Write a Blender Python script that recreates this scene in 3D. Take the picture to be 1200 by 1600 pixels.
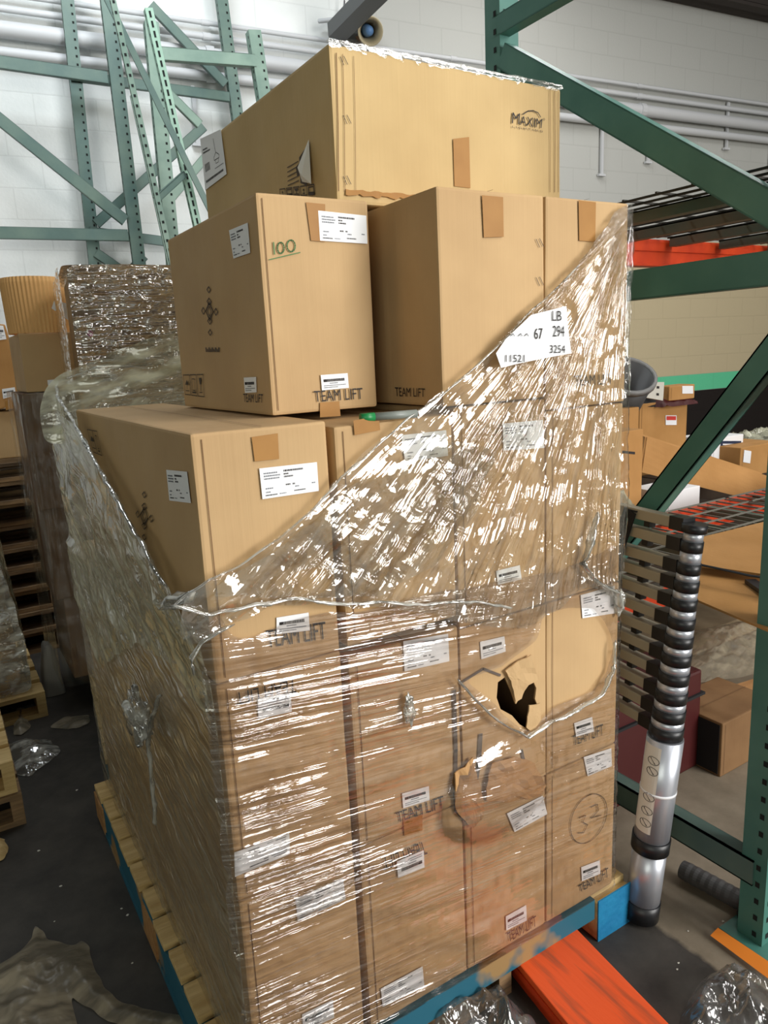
import bpy, bmesh, math, random
from mathutils import Vector, Matrix, noise
random.seed(7)
for o in list(bpy.data.objects): bpy.data.objects.remove(o, do_unlink=True)
S = bpy.context.scene
COL = S.collection
# ------------------------------------------------------------------ camera
R = ((0.84539602, -0.15296516, 0.51176872), (-0.53199889, -0.15542884, 0.83235753), (-0.04777808, -0.97593214, -0.21277621))
CAM = Vector((-0.349552, -1.1991716, 1.62)); FPX = 1142.0
cd = bpy.data.cameras.new('camera'); co = bpy.data.objects.new('camera', cd); COL.objects.link(co)
cd.sensor_fit = 'VERTICAL'; cd.sensor_height = 36.0; cd.lens = 36.0 * FPX / 1600.0; cd.clip_start = 0.02; cd.clip_end = 100
co.matrix_world = Matrix(((R[0][0], -R[0][1], -R[0][2], CAM.x), (R[1][0], -R[1][1], -R[1][2], CAM.y), (R[2][0], -R[2][1], -R[2][2], CAM.z), (0, 0, 0, 1)))
S.camera = co
S.view_settings.view_transform = 'Standard'; S.view_settings.look = 'None'; S.view_settings.gamma = 1.0
S.view_settings.use_curve_mapping = False
S.view_settings.exposure = 0.0
# ------------------------------------------------------------------ light
W = bpy.data.worlds.new('world'); S.world = W; W.use_nodes = True
bg = W.node_tree.nodes['Background']; bg.inputs[0].default_value = (0.92, 1.0, 0.95, 1); bg.inputs[1].default_value = 0.36
def area(name, loc, target, sx, sy, power, col=(1, 1, 1)):
    l = bpy.data.lights.new(name, 'AREA'); l.shape = 'RECTANGLE'; l.size = sx; l.size_y = sy; l.energy = power; l.color = col
    o = bpy.data.objects.new(name, l); COL.objects.link(o); o.location = loc
    d = Vector(target) - Vector(loc); o.rotation_euler = d.to_track_quat('-Z', 'Y').to_euler(); return o
area('dock_door_daylight', (3.6, -6.0, 2.7), (0.8, 0.5, 1.5), 3.2, 3.0, 500, (1.0, 0.975, 0.95))
area('left_fill_light', (-4.5, -4.5, 2.6), (0.5, 4.5, 1.2), 3.4, 2.8, 85, (0.98, 1.0, 0.86))  # added soft fill that brightens left faces and side film
area('ceiling_fill_left', (0.6, 2.6, 5.1), (0.9, 4.3, 2.2), 2.0, 1.4, 105, (0.90, 0.96, 1.0))  # added overhead light, no opening modelled, brightens the left wall
area('ceiling_fill_right', (3.2, -1.2, 5.1), (1.8, 0.2, 0.0), 2.4, 1.4, 60, (1.0, 0.97, 0.92))  # added overhead fill above the front of the load
for hx, hy in ((1.2, -3.8), (3.4, -3.2), (2.4, -1.8), (5.5, 1.2), (8.0, 0.6), (4.2, 2.8)):
    area('sparkle_light', (hx, hy, 4.9), (hx, hy, 0), 0.25, 1.2, 26, (1.0, 0.98, 0.96))  # added small bright lights without fixtures, for glints on the film
# ------------------------------------------------------------------ pixel -> point on a real plane
def ray(px): 
    c = (px[0] - 600.0, px[1] - 800.0, FPX)
    return Vector([sum(R[i][j] * c[j] for j in range(3)) for i in range(3)])
def hit(px, ax, val):
    r = ray(px); return CAM + r * ((val - CAM[ax]) / r[ax])
def PX(px, v): return hit(px, 0, v)
def PY(px, v): return hit(px, 1, v)
def PZ(px, v): return hit(px, 2, v)
WN = Vector((-0.1074, -0.9942, 0)); WE = Vector((0.9942, -0.1074, 0)); WO = Vector((0, 4.72, 0))
def PW(px, off=0.0):            # point on a plane parallel to the back wall, off metres in front of it
    r = ray(px); o = WO + WN * off
    return CAM + r * ((o - CAM).dot(WN) / r.dot(WN))
def wl(u, z, off=0.0): return WO + WE * u + WN * off + Vector((0, 0, z))
# ------------------------------------------------------------------ materials
def lin(c): 
    return tuple(((v / 255) / 12.92 if v / 255 <= 0.04045 else ((v / 255 + 0.055) / 1.055) ** 2.4) for v in c) + (1,)
def newmat(name):
    m = bpy.data.materials.new(name); m.use_nodes = True; return m, m.node_tree, m.node_tree.nodes['Principled BSDF']
def N(t, kind, **kw):
    n = t.nodes.new(kind)
    for k, v in kw.items():
        if k in n.inputs: n.inputs[k].default_value = v
        else: setattr(n, k, v)
    return n
def mat(name, c, rough=0.6, metal=0.0, c2=None, nscale=8, stretch=(1, 1, 1), bump=0.0, bscale=60, lo=0.35, hi=0.65, spec=0.5, detail=4):
    m, t, b = newmat(name); L = t.links.new
    b.inputs['Roughness'].default_value = rough; b.inputs['Metallic'].default_value = metal
    b.inputs['Specular IOR Level'].default_value = spec
    b.inputs['Base Color'].default_value = lin(c)
    tc = N(t, 'ShaderNodeTexCoord')
    if c2:
        mp = N(t, 'ShaderNodeMapping', Scale=stretch); L(tc.outputs['Object'], mp.inputs[0])
        nz = N(t, 'ShaderNodeTexNoise', Scale=nscale, Detail=detail); L(mp.outputs[0], nz.inputs['Vector'])
        cr = N(t, 'ShaderNodeValToRGB'); cr.color_ramp.elements[0].position = lo; cr.color_ramp.elements[1].position = hi
        cr.color_ramp.elements[0].color = lin(c); cr.color_ramp.elements[1].color = lin(c2)
        L(nz.outputs[0], cr.inputs[0]); L(cr.outputs[0], b.inputs['Base Color'])
    if bump:
        mp2 = N(t, 'ShaderNodeMapping', Scale=stretch); L(tc.outputs['Object'], mp2.inputs[0])
        n2 = N(t, 'ShaderNodeTexNoise', Scale=bscale, Detail=3.0); L(mp2.outputs[0], n2.inputs['Vector'])
        bp = N(t, 'ShaderNodeBump', Strength=bump, Distance=0.01); L(n2.outputs[0], bp.inputs['Height']); L(bp.outputs[0], b.inputs['Normal'])
    return m
def card(name, c, c2, rough=0.75):      # cardboard: faint vertical fluting, blotches
    m, t, b = newmat(name); L = t.links.new
    b.inputs['Roughness'].default_value = rough; b.inputs['Specular IOR Level'].default_value = 0.25
    tc = N(t, 'ShaderNodeTexCoord')
    nz = N(t, 'ShaderNodeTexNoise', Scale=5.0, Detail=5.0); L(tc.outputs['Object'], nz.inputs['Vector'])
    cr = N(t, 'ShaderNodeValToRGB'); cr.color_ramp.elements[0].position = 0.3; cr.color_ramp.elements[1].position = 0.7
    cr.color_ramp.elements[0].color = lin(c); cr.color_ramp.elements[1].color = lin(c2); L(nz.outputs[0], cr.inputs[0])
    L(cr.outputs[0], b.inputs['Base Color'])
    mp = N(t, 'ShaderNodeMapping', Scale=(110, 110, 1.5)); L(tc.outputs['Object'], mp.inputs[0])
    n2 = N(t, 'ShaderNodeTexNoise', Scale=1.0, Detail=2.0); L(mp.outputs[0], n2.inputs['Vector'])
    n3 = N(t, 'ShaderNodeTexNoise', Scale=3.5, Detail=2.0); L(tc.outputs['Object'], n3.inputs['Vector'])
    b1 = N(t, 'ShaderNodeBump', Strength=0.18, Distance=0.004); L(n2.outputs[0], b1.inputs['Height'])
    b2 = N(t, 'ShaderNodeBump', Strength=0.35, Distance=0.05); L(n3.outputs[0], b2.inputs['Height']); L(b1.outputs[0], b2.inputs['Normal'])
    L(b2.outputs[0], b.inputs['Normal'])
    return m
def film(name, su, sv, haze=0.12, gloss=0.16, crumple=0.5, rough=0.10, tint=(0.93, 0.93, 0.90), bstr=0.9, hz=(200, 200, 190), bd=0.012, cs=20.0, grad=None, msc=2.2, mlo=0.15, frk=0.75):
    m, t, b = newmat(name); L = t.links.new; t.nodes.remove(b)
    out = t.nodes['Material Output']
    uv = N(t, 'ShaderNodeUVMap'); uv.uv_map = 'UVMap'
    mp = N(t, 'ShaderNodeMapping', Scale=(su, sv, 1)); L(uv.outputs[0], mp.inputs[0])
    n1 = N(t, 'ShaderNodeTexNoise', Scale=1.0, Detail=2.2, Roughness=0.55, Distortion=0.7); L(mp.outputs[0], n1.inputs['Vector'])
    n2 = N(t, 'ShaderNodeTexNoise', Scale=cs, Detail=2.5, Roughness=0.55, Distortion=1.0); L(uv.outputs[0], n2.inputs['Vector'])
    bp = N(t, 'ShaderNodeBump', Strength=bstr, Distance=bd); L(n1.outputs[0], bp.inputs['Height'])
    bp2 = N(t, 'ShaderNodeBump', Strength=crumple, Distance=0.02); L(n2.outputs[0], bp2.inputs['Height']); L(bp.outputs[0], bp2.inputs['Normal'])
    # how tightly the film is stretched varies from place to place
    nm = N(t, 'ShaderNodeTexNoise', Scale=msc, Detail=2.0); mpm = N(t, 'ShaderNodeMapping', Scale=(0.7, 2.2, 1)); L(uv.outputs[0], mpm.inputs[0]); L(mpm.outputs[0], nm.inputs['Vector'])
    mm = N(t, 'ShaderNodeMapRange'); mm.inputs[1].default_value = 0.42; mm.inputs[2].default_value = 0.62; mm.inputs[3].default_value = mlo; mm.inputs[4].default_value = 1.0; L(nm.outputs[0], mm.inputs[0])
    ms_ = mm.outputs[0]
    if grad:
        sg = N(t, 'ShaderNodeSeparateXYZ'); L(uv.outputs[0], sg.inputs[0]); mg = N(t, 'ShaderNodeMapRange'); L(sg.outputs[0], mg.inputs[0])
        for k_, v_ in enumerate(grad): mg.inputs[k_ + 1].default_value = v_
        mu = N(t, 'ShaderNodeMath', operation='MULTIPLY'); L(ms_, mu.inputs[0]); L(mg.outputs[0], mu.inputs[1]); ms_ = mu.outputs[0]
    for bn, st_ in ((bp, bstr), (bp2, crumple)):
        mu = N(t, 'ShaderNodeMath', operation='MULTIPLY', use_clamp=True); mu.inputs[1].default_value = st_; L(ms_, mu.inputs[0]); L(mu.outputs[0], bn.inputs['Strength'])
    tr = N(t, 'ShaderNodeBsdfTransparent', Color=tuple(tint) + (1,))
    gl = N(t, 'ShaderNodeBsdfGlossy', Roughness=rough, Color=(1, 1, 1, 1)); L(bp2.outputs[0], gl.inputs['Normal'])
    fr = N(t, 'ShaderNodeFresnel', IOR=1.5); L(bp2.outputs[0], fr.inputs['Normal'])
    ad = N(t, 'ShaderNodeMath', operation='MULTIPLY_ADD'); ad.inputs[1].default_value = frk; ad.inputs[2].default_value = gloss
    ad.use_clamp = True; L(fr.outputs[0], ad.inputs[0])
    df = N(t, 'ShaderNodeBsdfDiffuse', Color=lin(hz)); tl = N(t, 'ShaderNodeBsdfTranslucent', Color=lin(hz))
    L(bp2.outputs[0], df.inputs['Normal']); 
    dm = N(t, 'ShaderNodeMixShader', Fac=0.4); L(df.outputs[0], dm.inputs[1]); L(tl.outputs[0], dm.inputs[2])
    n3 = N(t, 'ShaderNodeTexNoise', Scale=1.0, Detail=3.0); 
    mp3 = N(t, 'ShaderNodeMapping', Scale=(su * 1.7 + 1, sv * 0.8, 1)); L(uv.outputs[0], mp3.inputs[0]); L(mp3.outputs[0], n3.inputs['Vector'])
    mr = N(t, 'ShaderNodeMapRange'); mr.inputs[1].default_value = 0.44; mr.inputs[2].default_value = 0.64
    mr.inputs[3].default_value = haze * 0.5; mr.inputs[4].default_value = min(1, haze * 2.6); L(n3.outputs[0], mr.inputs[0])
    m1 = N(t, 'ShaderNodeMixShader'); L(mr.outputs[0], m1.inputs[0]); L(tr.outputs[0], m1.inputs[1]); L(dm.outputs[0], m1.inputs[2])
    m2 = N(t, 'ShaderNodeMixShader'); L(ad.outputs[0], m2.inputs[0]); L(m1.outputs[0], m2.inputs[1]); L(gl.outputs[0], m2.inputs[2])
    L(m2.outputs[0], out.inputs['Surface'])
    return m
M = {}
M['card'] = card('cardboard', (186, 154, 112), (198, 166, 122))
M['cardmax'] = card('old_cardboard', (192, 164, 116), (206, 178, 128))
M['cardin'] = card('inner_cardboard', (178, 138, 92), (190, 150, 104))
M['cardshade'] = card('dusty_shaded_cardboard', (118, 88, 58), (138, 106, 72))  # dusty brown, deepened so the colour carries the rack bay's shade
M['cardbg'] = card('far_cardboard', (170, 125, 72), (184, 138, 84))
M['seam'] = mat('cardboard_crease', (110, 80, 52), 0.9)
M['tape'] = mat('brown_packing_tape', (156, 110, 52), 0.5, c2=(166, 120, 60), nscale=12, spec=.25)
M['white'] = mat('label_paper', (236, 238, 240), 0.5)
M['ink'] = mat('black_ink', (42, 36, 34), 0.7)
M['inkl'] = mat('grey_label_print', (112, 116, 124), 0.7)
M['inkb'] = mat('brown_box_print', (70, 56, 40), 0.7)
M['green_ink'] = mat('green_marker_ink', (70, 120, 70), 0.7)
M['pen'] = mat('pen_ink', (92, 70, 52), 0.7)
M['green'] = mat('dark_green_rack_paint', (62, 114, 104), 0.42, c2=(76, 126, 114), nscale=6, bump=0.08, bscale=20)
M['greenl'] = mat('pale_green_rack_paint', (106, 132, 120), 0.5, c2=(124, 148, 134), nscale=7, bump=0.1, bscale=20)
M['greenm'] = mat('mid_green_rack_paint', (78, 104, 98), 0.5, c2=(100, 122, 110), nscale=5, bump=0.1, bscale=20, lo=0.4, hi=0.75)
M['greens'] = mat('light_mint_rack_paint', (132, 166, 148), 0.5, c2=(146, 178, 160), nscale=7)
M['hole'] = mat('punched_hole_dark', (14, 20, 18), 0.9)
M['orange'] = mat('orange_rack_paint', (214, 70, 26), 0.42, c2=(196, 58, 22), nscale=9)
M['orangew'] = mat('worn_orange_paint', (224, 84, 30), 0.5, c2=(132, 66, 40), nscale=5, stretch=(9, 1, 1), lo=0.52, hi=0.8, bump=0.2, bscale=12)
M['wire'] = mat('dark_wire', (48, 46, 40), 0.5, 0.3)
M['wirel'] = mat('galvanised_wire', (120, 118, 108), 0.45, 0.4)
M['chan'] = mat('deck_channel_paint', (74, 98, 86), 0.5, c2=(120, 100, 74), nscale=3)
M['alu'] = mat('brushed_aluminium', (204, 208, 216), 0.34, 0.6, c2=(186, 190, 198), nscale=30, stretch=(1, 1, 0.2))
M['rung'] = mat('champagne_rung', (168, 160, 140), 0.4, 0.1)
M['black'] = mat('black_plastic', (26, 27, 29), 0.4)
M['strap'] = mat('black_strap', (22, 22, 24), 0.8)
M['sticker'] = mat('cream_sticker', (226, 222, 210), 0.5)
M['wood'] = mat('yellow_pallet_wood', (214, 186, 130), 0.75, c2=(188, 156, 100), nscale=5, stretch=(1, 9, 9), bump=0.3, bscale=14)
M['woodd'] = mat('old_pallet_wood', (110, 88, 64), 0.85, c2=(150, 120, 84), nscale=5, stretch=(1, 8, 8), bump=0.3, bscale=14)
M['woodp'] = mat('plank_wood', (176, 132, 82), 0.8, c2=(150, 108, 64), nscale=4, stretch=(1, 9, 9))
M['blue'] = mat('blue_pallet_paint', (14, 112, 158), 0.6, c2=(22, 124, 168), nscale=20, bump=0.3, bscale=40)
M['bluew'] = mat('worn_blue_pallet_paint', (26, 92, 112), 0.7, c2=(150, 120, 76), nscale=4, lo=0.6, hi=0.66)
M['beige'] = mat('beige_horn', (176, 164, 134), 0.5)
M['pipe'] = mat('painted_pipe', (196, 198, 200), 0.5)
M['steel'] = mat('grey_steel', (84, 86, 86), 0.5, 0.2)
M['ceil'] = mat('dark_ceiling', (60, 54, 50), 0.9)
M['red'] = mat('dark_red', (66, 12, 12), 0.5)  # darkened for the floor case, shade of the bay put into the colour
M['bag'] = mat('grey_cloth', (150, 146, 138), 0.8)
M['orangep'] = mat('orange_paper', (242, 140, 40), 0.6)
M['greenp'] = mat('green_cap', (30, 130, 70), 0.4)
M['greyp'] = mat('grey_marker_barrel', (130, 136, 130), 0.4)
M['blank'] = mat('off_white_wrap', (206, 204, 192), 0.5)
M['navy'] = mat('navy_print', (30, 44, 72), 0.6)
M['foil'] = mat('blue_cone', (90, 130, 180), 0.5)
M['kraft'] = mat('kraft_paper', (168, 150, 120), 0.8, c2=(140, 122, 96), nscale=6)
M['kraftm'] = mat('brown_board', (112, 84, 60), 0.85, c2=(94, 70, 50), nscale=6)  # mid-brown board, slightly mottled
M['kraftd'] = mat('dark_board', (70, 56, 42), 0.85, c2=(56, 44, 34), nscale=6)  # dark brown board, slightly mottled
M['pink'] = mat('pink_spray', (240, 90, 160), 0.7)
M['film_low'] = film('stretch_film_flat', 1.9, 75, grad=(.12, .7, 1.3, .36), mlo=.16, tint=(.87, .84, .82), haze=0.03, gloss=0.09, crumple=0.25, rough=0.06, bstr=1.0, bd=0.022)
M['film_up'] = film('stretch_film_creased', 3.0, 42, haze=0.06, gloss=0.10, crumple=0.5, rough=0.07, bstr=1.0, bd=0.027, cs=22.0, mlo=.22, msc=3)
M['film_side'] = film('stretch_film_side', .7, 55, frk=.30, mlo=.5, bd=0.014, haze=0.24, gloss=0.08, crumple=0.12, rough=0.15, hz=(196, 192, 170))
M['film_milky'] = film('stretch_film_milky', 3, 26, frk=.35, bd=.01, haze=0.5, gloss=0.08, crumple=0.6, rough=0.12, hz=(222, 222, 196))
M['film_dense'] = film('stretch_film_bunched', 6, 30, haze=0.42, gloss=0.2, crumple=1.0, rough=0.12, hz=(226, 226, 216))
M['film_dark'] = film('stretch_film_dull', 1.5, 30, frk=.3, haze=0.05, gloss=0.05, crumple=0.2, rough=0.15)
M['film_bg'] = film('stretch_film_far', 4, 40, haze=0.12, gloss=0.42, crumple=0.8, rough=0.12, bd=.035, mlo=.7)
M['film_dirty'] = film('dusty_film', 5, 22, haze=0.9, gloss=0.02, frk=.15, crumple=0.7, rough=0.35, hz=(176, 164, 140))
M['film_clear'] = film('clear_bag_film', 9, 14, haze=0.12, gloss=0.12, crumple=1.0, rough=0.12, hz=(200, 200, 200))
def wallmat():
    m, t, b = newmat('painted_block_wall'); L = t.links.new
    b.inputs['Roughness'].default_value = 0.65; b.inputs['Specular IOR Level'].default_value = 0.3
    tc = N(t, 'ShaderNodeTexCoord'); sx = N(t, 'ShaderNodeSeparateXYZ'); L(tc.outputs['Object'], sx.inputs[0])
    cx = N(t, 'ShaderNodeCombineXYZ'); L(sx.outputs[0], cx.inputs[0]); L(sx.outputs[2], cx.inputs[1])
    br = N(t, 'ShaderNodeTexBrick', Scale=1.0); br.inputs['Mortar Size'].default_value = 0.006; br.inputs['Mortar Smooth'].default_value = 0.4
    br.inputs['Brick Width'].default_value = 0.406; br.inputs['Row Height'].default_value = 0.2032
    L(cx.outputs[0], br.inputs['Vector'])
    def step(sock, edge, w=0.02):
        r = N(t, 'ShaderNodeMapRange'); r.inputs[1].default_value = edge - w; r.inputs[2].default_value = edge + w; L(sock, r.inputs[0]); return r.outputs[0]
    def mix(f, a, bcol):
        x = N(t, 'ShaderNodeMix', data_type='RGBA'); L(f, x.inputs[0])
        if isinstance(a, tuple): x.inputs[6].default_value = a
        else: L(a, x.inputs[6])
        x.inputs[7].default_value = bcol; return x.outputs[2]
    nz = N(t, 'ShaderNodeTexNoise', Scale=1.3, Detail=6.0); L(tc.outputs['Object'], nz.inputs['Vector'])
    cr = N(t, 'ShaderNodeValToRGB'); cr.color_ramp.elements[0].color = lin((212, 216, 214)); cr.color_ramp.elements[1].color = lin((232, 234, 232))
    cr.color_ramp.elements[0].position = 0.35; cr.color_ramp.elements[1].position = 0.6; L(nz.outputs[0], cr.inputs[0])
    grey = mix(step(sx.outputs[0], 3.05, 0.03), cr.outputs[0], lin((180, 181, 176)))
    # right part of the wall: beige band, mint stripe, black dado
    xr = step(sx.outputs[0], 4.4)
    def band(lo, hi):
        a = step(sx.outputs[2], lo, 0.004); c = step(sx.outputs[2], hi, 0.004)
        s1 = N(t, 'ShaderNodeMath', operation='SUBTRACT'); L(a, s1.inputs[0]); L(c, s1.inputs[1])
        s2 = N(t, 'ShaderNodeMath', operation='MULTIPLY', use_clamp=True); L(s1.outputs[0], s2.inputs[0]); L(xr, s2.inputs[1]); return s2.outputs[0]
    g1 = mix(band(1.22, 2.62), grey, lin((190, 176, 144)))
    g2 = mix(band(1.04, 1.22), g1, lin((96, 196, 150)))
    g3 = mix(band(-1, 1.04), g2, lin((30, 24, 22)))
    mo = N(t, 'ShaderNodeMix', data_type='RGBA', blend_type='MULTIPLY')
    mo.inputs[7].default_value = (0.93, 0.93, 0.93, 1); L(br.outputs['Fac'], mo.inputs[0]); L(g3, mo.inputs[6])
    L(mo.outputs[2], b.inputs['Base Color'])
    n2 = N(t, 'ShaderNodeTexNoise', Scale=40.0); L(tc.outputs['Object'], n2.inputs['Vector'])
    b0 = N(t, 'ShaderNodeBump', Strength=0.15, Distance=0.01); L(n2.outputs[0], b0.inputs['Height'])
    bp = N(t, 'ShaderNodeBump', Strength=0.25, Distance=0.006, invert=True); L(br.outputs['Fac'], bp.inputs['Height']); L(b0.outputs[0], bp.inputs['Normal'])
    L(bp.outputs[0], b.inputs['Normal']); return m
def floormat():
    m, t, b = newmat('warehouse_floor'); L = t.links.new
    tc = N(t, 'ShaderNodeTexCoord'); sx = N(t, 'ShaderNodeSeparateXYZ'); L(tc.outputs['Object'], sx.inputs[0])
    nz = N(t, 'ShaderNodeTexNoise', Scale=6.0, Detail=8.0, Roughness=0.65); L(tc.outputs['Object'], nz.inputs['Vector'])
    ad = N(t, 'ShaderNodeMath', operation='MULTIPLY_ADD'); ad.inputs[1].default_value = 0.05; L(nz.outputs[0], ad.inputs[0]); L(sx.outputs[0], ad.inputs[2])
    r = N(t, 'ShaderNodeMapRange'); r.inputs[1].default_value = 1.20; r.inputs[2].default_value = 1.215; L(ad.outputs[0], r.inputs[0])
    def ramp(a, c, lo, hi):
        x = N(t, 'ShaderNodeValToRGB'); x.color_ramp.elements[0].color = lin(a); x.color_ramp.elements[1].color = lin(c)
        x.color_ramp.elements[0].position = lo; x.color_ramp.elements[1].position = hi; L(nz.outputs[0], x.inputs[0]); return x.outputs[0]
    mx = N(t, 'ShaderNodeMix', data_type='RGBA'); L(r.outputs[0], mx.inputs[0]); L(ramp((52, 49, 46), (78, 74, 68), 0.35, 0.75), mx.inputs[6]); L(ramp((112, 102, 86), (140, 129, 112), 0.3, 0.7), mx.inputs[7])
    L(mx.outputs[2], b.inputs['Base Color']); b.inputs['Roughness'].default_value = 0.6; b.inputs['Specular IOR Level'].default_value = 0.3
    bp = N(t, 'ShaderNodeBump', Strength=0.3, Distance=0.01); L(nz.outputs[0], bp.inputs['Height']); L(bp.outputs[0], b.inputs['Normal'])
    return m
M['wall'] = wallmat(); M['floor'] = floormat()
# ------------------------------------------------------------------ mesh helpers
def tag(o, label=None, cat=None, group=None, kind=None):
    if label: o['label'] = label
    if cat: o['category'] = cat
    if group: o['group'] = group
    if kind: o['kind'] = kind
    return o
def empty(name, loc, label, cat, group=None):
    o = bpy.data.objects.new(name, None); COL.objects.link(o); o.location = loc; o.empty_display_size = 0.05
    return tag(o, label, cat, group)
def worg(o):
    v = Vector((0, 0, 0))
    while o: v += o.location; o = o.parent
    return v
class MB:
    def __init__(s): s.v = []; s.f = []; s.m = []; s.uv = None
    def add(s, vs, fs, mi=0):
        k = len(s.v); s.v += [Vector(v) for v in vs]; s.f += [tuple(i + k for i in f) for f in fs]; s.m += [mi] * len(fs); return s
    def hexa(s, p, mi=0):       # p: 8 points, bottom 0-3 ccw, top 4-7
        return s.add(p, [(0, 3, 2, 1), (4, 5, 6, 7), (0, 1, 5, 4), (1, 2, 6, 5), (2, 3, 7, 6), (3, 0, 4, 7)], mi)
    def box(s, x0, x1, y0, y1, z0, z1, mi=0):
        return s.hexa([(x0, y0, z0), (x1, y0, z0), (x1, y1, z0), (x0, y1, z0), (x0, y0, z1), (x1, y0, z1), (x1, y1, z1), (x0, y1, z1)], mi)
    def bar(s, a, b, w, h, side=None, mi=0):   # rectangular bar from a to b; w along 'side', h across
        a = Vector(a); b = Vector(b); d = (b - a).normalized()
        sd = Vector(side) if side else (Vector((0, 0, 1)).cross(d) if abs(d.z) < 0.95 else Vector((1, 0, 0)))
        sd = (sd - d * sd.dot(d)).normalized(); u = d.cross(sd)
        p = []
        for c in (a, b):
            p += [c - sd * w / 2 - u * h / 2, c + sd * w / 2 - u * h / 2, c + sd * w / 2 + u * h / 2, c - sd * w / 2 + u * h / 2]
        return s.hexa(p, mi)
    def tube(s, pts, r, n=10, mi=0, flat=1.0, jit=0.0, caps=True):
        pts = [Vector(p) for p in pts]; rs = r if isinstance(r, (list, tuple)) else [r] * len(pts)
        up = Vector((0, 0, 1)); vs = []
        for i, p in enumerate(pts):
            d = (pts[min(i + 1, len(pts) - 1)] - pts[max(i - 1, 0)]).normalized()
            a = up.cross(d)
            if a.length < 0.1: a = Vector((1, 0, 0)).cross(d)
            a.normalize(); c = d.cross(a)
            for k in range(n):
                th = 2 * math.pi * k / n; rr = rs[i] * (1 + random.uniform(-jit, jit))
                vs.append(p + a * math.cos(th) * rr + c * math.sin(th) * rr * flat)
        fs = []
        for i in range(len(pts) - 1):
            for k in range(n): fs.append((i * n + k, i * n + (k + 1) % n, (i + 1) * n + (k + 1) % n, (i + 1) * n + k))
        if caps: fs += [tuple(range(n))[::-1], tuple(range((len(pts) - 1) * n, len(pts) * n))]
        return s.add(vs, fs, mi)
    def build(s, name, mats, parent=None, loc=None, smooth=False, bevel=0.0):
        if not isinstance(mats, (list, tuple)): mats = [mats]
        base = worg(parent) if parent else Vector((0, 0, 0))
        if loc is None and not parent and s.v:
            xs = [v.x for v in s.v]; ys = [v.y for v in s.v]; zs = [v.z for v in s.v]
            loc = Vector(((min(xs) + max(xs)) / 2, (min(ys) + max(ys)) / 2, min(zs)))
        loc = Vector(loc) if loc is not None else base
        me = bpy.data.meshes.new(name); me.from_pydata([v - loc for v in s.v], [], s.f)
        for m_ in mats: me.materials.append(m_)
        me.polygons.foreach_set('material_index', s.m)
        if s.uv is not None:
            ul = me.uv_layers.new(name='UVMap')
            for lp in me.loops: ul.data[lp.index].uv = s.uv[lp.vertex_index]
        if smooth: me.polygons.foreach_set('use_smooth', [True] * len(me.polygons))
        me.update()
        if bevel:
            b = bmesh.new(); b.from_mesh(me); bmesh.ops.recalc_face_normals(b, faces=b.faces)
            bmesh.ops.bevel(b, geom=[e for e in b.edges if len(e.link_faces) == 2 and e.calc_face_angle(0) > 0.5], offset=bevel, segments=2, profile=0.6, affect='EDGES')
            b.to_mesh(me); b.free()
        o = bpy.data.objects.new(name, me); COL.objects.link(o); o.location = loc - base
        if parent: o.parent = parent
        return o
def copy_tree(o, loc=None):
    c = o.copy(); COL.objects.link(c)
    if loc is not None: c.location = loc
    for ch in o.children:
        d = ch.copy(); COL.objects.link(d); d.parent = c
        for g in ch.children:
            e = g.copy(); COL.objects.link(e); e.parent = d
    return c
# quad mapped decals -------------------------------------------------------
def bil(q, u, v):    # q: TL, TR, BR, BL ; u right, v down
    return (q[0] * (1 - u) + q[1] * u) * (1 - v) + (q[3] * (1 - u) + q[2] * u) * v
def qn(q):
    n = (q[1] - q[0]).cross(q[3] - q[0]).normalized()
    return n if n.dot(CAM - q[0]) > 0 else -n
def quad(mb, q, u0, u1, v0, v1, lift=0.0, mi=0):
    n = qn(q) * lift; mb.add([bil(q, u0, v0) + n, bil(q, u1, v0) + n, bil(q, u1, v1) + n, bil(q, u0, v1) + n], [(0, 3, 2, 1)], mi)
_tc = {}
def textgeo(s):
    if s in _tc: return _tc[s]
    cu = bpy.data.curves.new('t', 'FONT'); cu.body = s; cu.resolution_u = 3
    ob = bpy.data.objects.new('t', cu); COL.objects.link(ob)
    bpy.context.view_layer.update()
    me = bpy.data.meshes.new_from_object(ob.evaluated_get(bpy.context.evaluated_depsgraph_get()))
    vs = [(v.co.x, v.co.y) for v in me.vertices]; fs = [tuple(p.vertices) for p in me.polygons]
    x0 = min(v[0] for v in vs); x1 = max(v[0] for v in vs); y0 = min(v[1] for v in vs); y1 = max(v[1] for v in vs)
    vs = [((x - x0) / (x1 - x0), 1 - (y - y0) / (y1 - y0)) for x, y in vs]
    bpy.data.objects.remove(ob, do_unlink=True); bpy.data.curves.remove(cu); bpy.data.meshes.remove(me)
    _tc[s] = (vs, fs); return _tc[s]
def put_text(mb, q, s, lift=0.0004, mi=0, r=(0, 1, 0, 1)):
    vs, fs = textgeo(s); n = qn(q) * lift
    mb.add([bil(q, r[0] + (r[1] - r[0]) * u, r[2] + (r[3] - r[2]) * v) + n for u, v in vs], fs, mi)
def stroke(mb, q, pts, w, lift=0.0005, mi=0):
    P = [bil(q, u, v) + qn(q) * lift for u, v in pts]; n = qn(q)
    for a, b in zip(P, P[1:]):
        d = (b - a)
        if d.length < 1e-6: continue
        s = n.cross(d.normalized()) * w / 2; e = d.normalized() * w * 0.3
        mb.add([a - s - e, b - s + e, b + s + e, a + s - e], [(0, 1, 2, 3)], mi)
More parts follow.
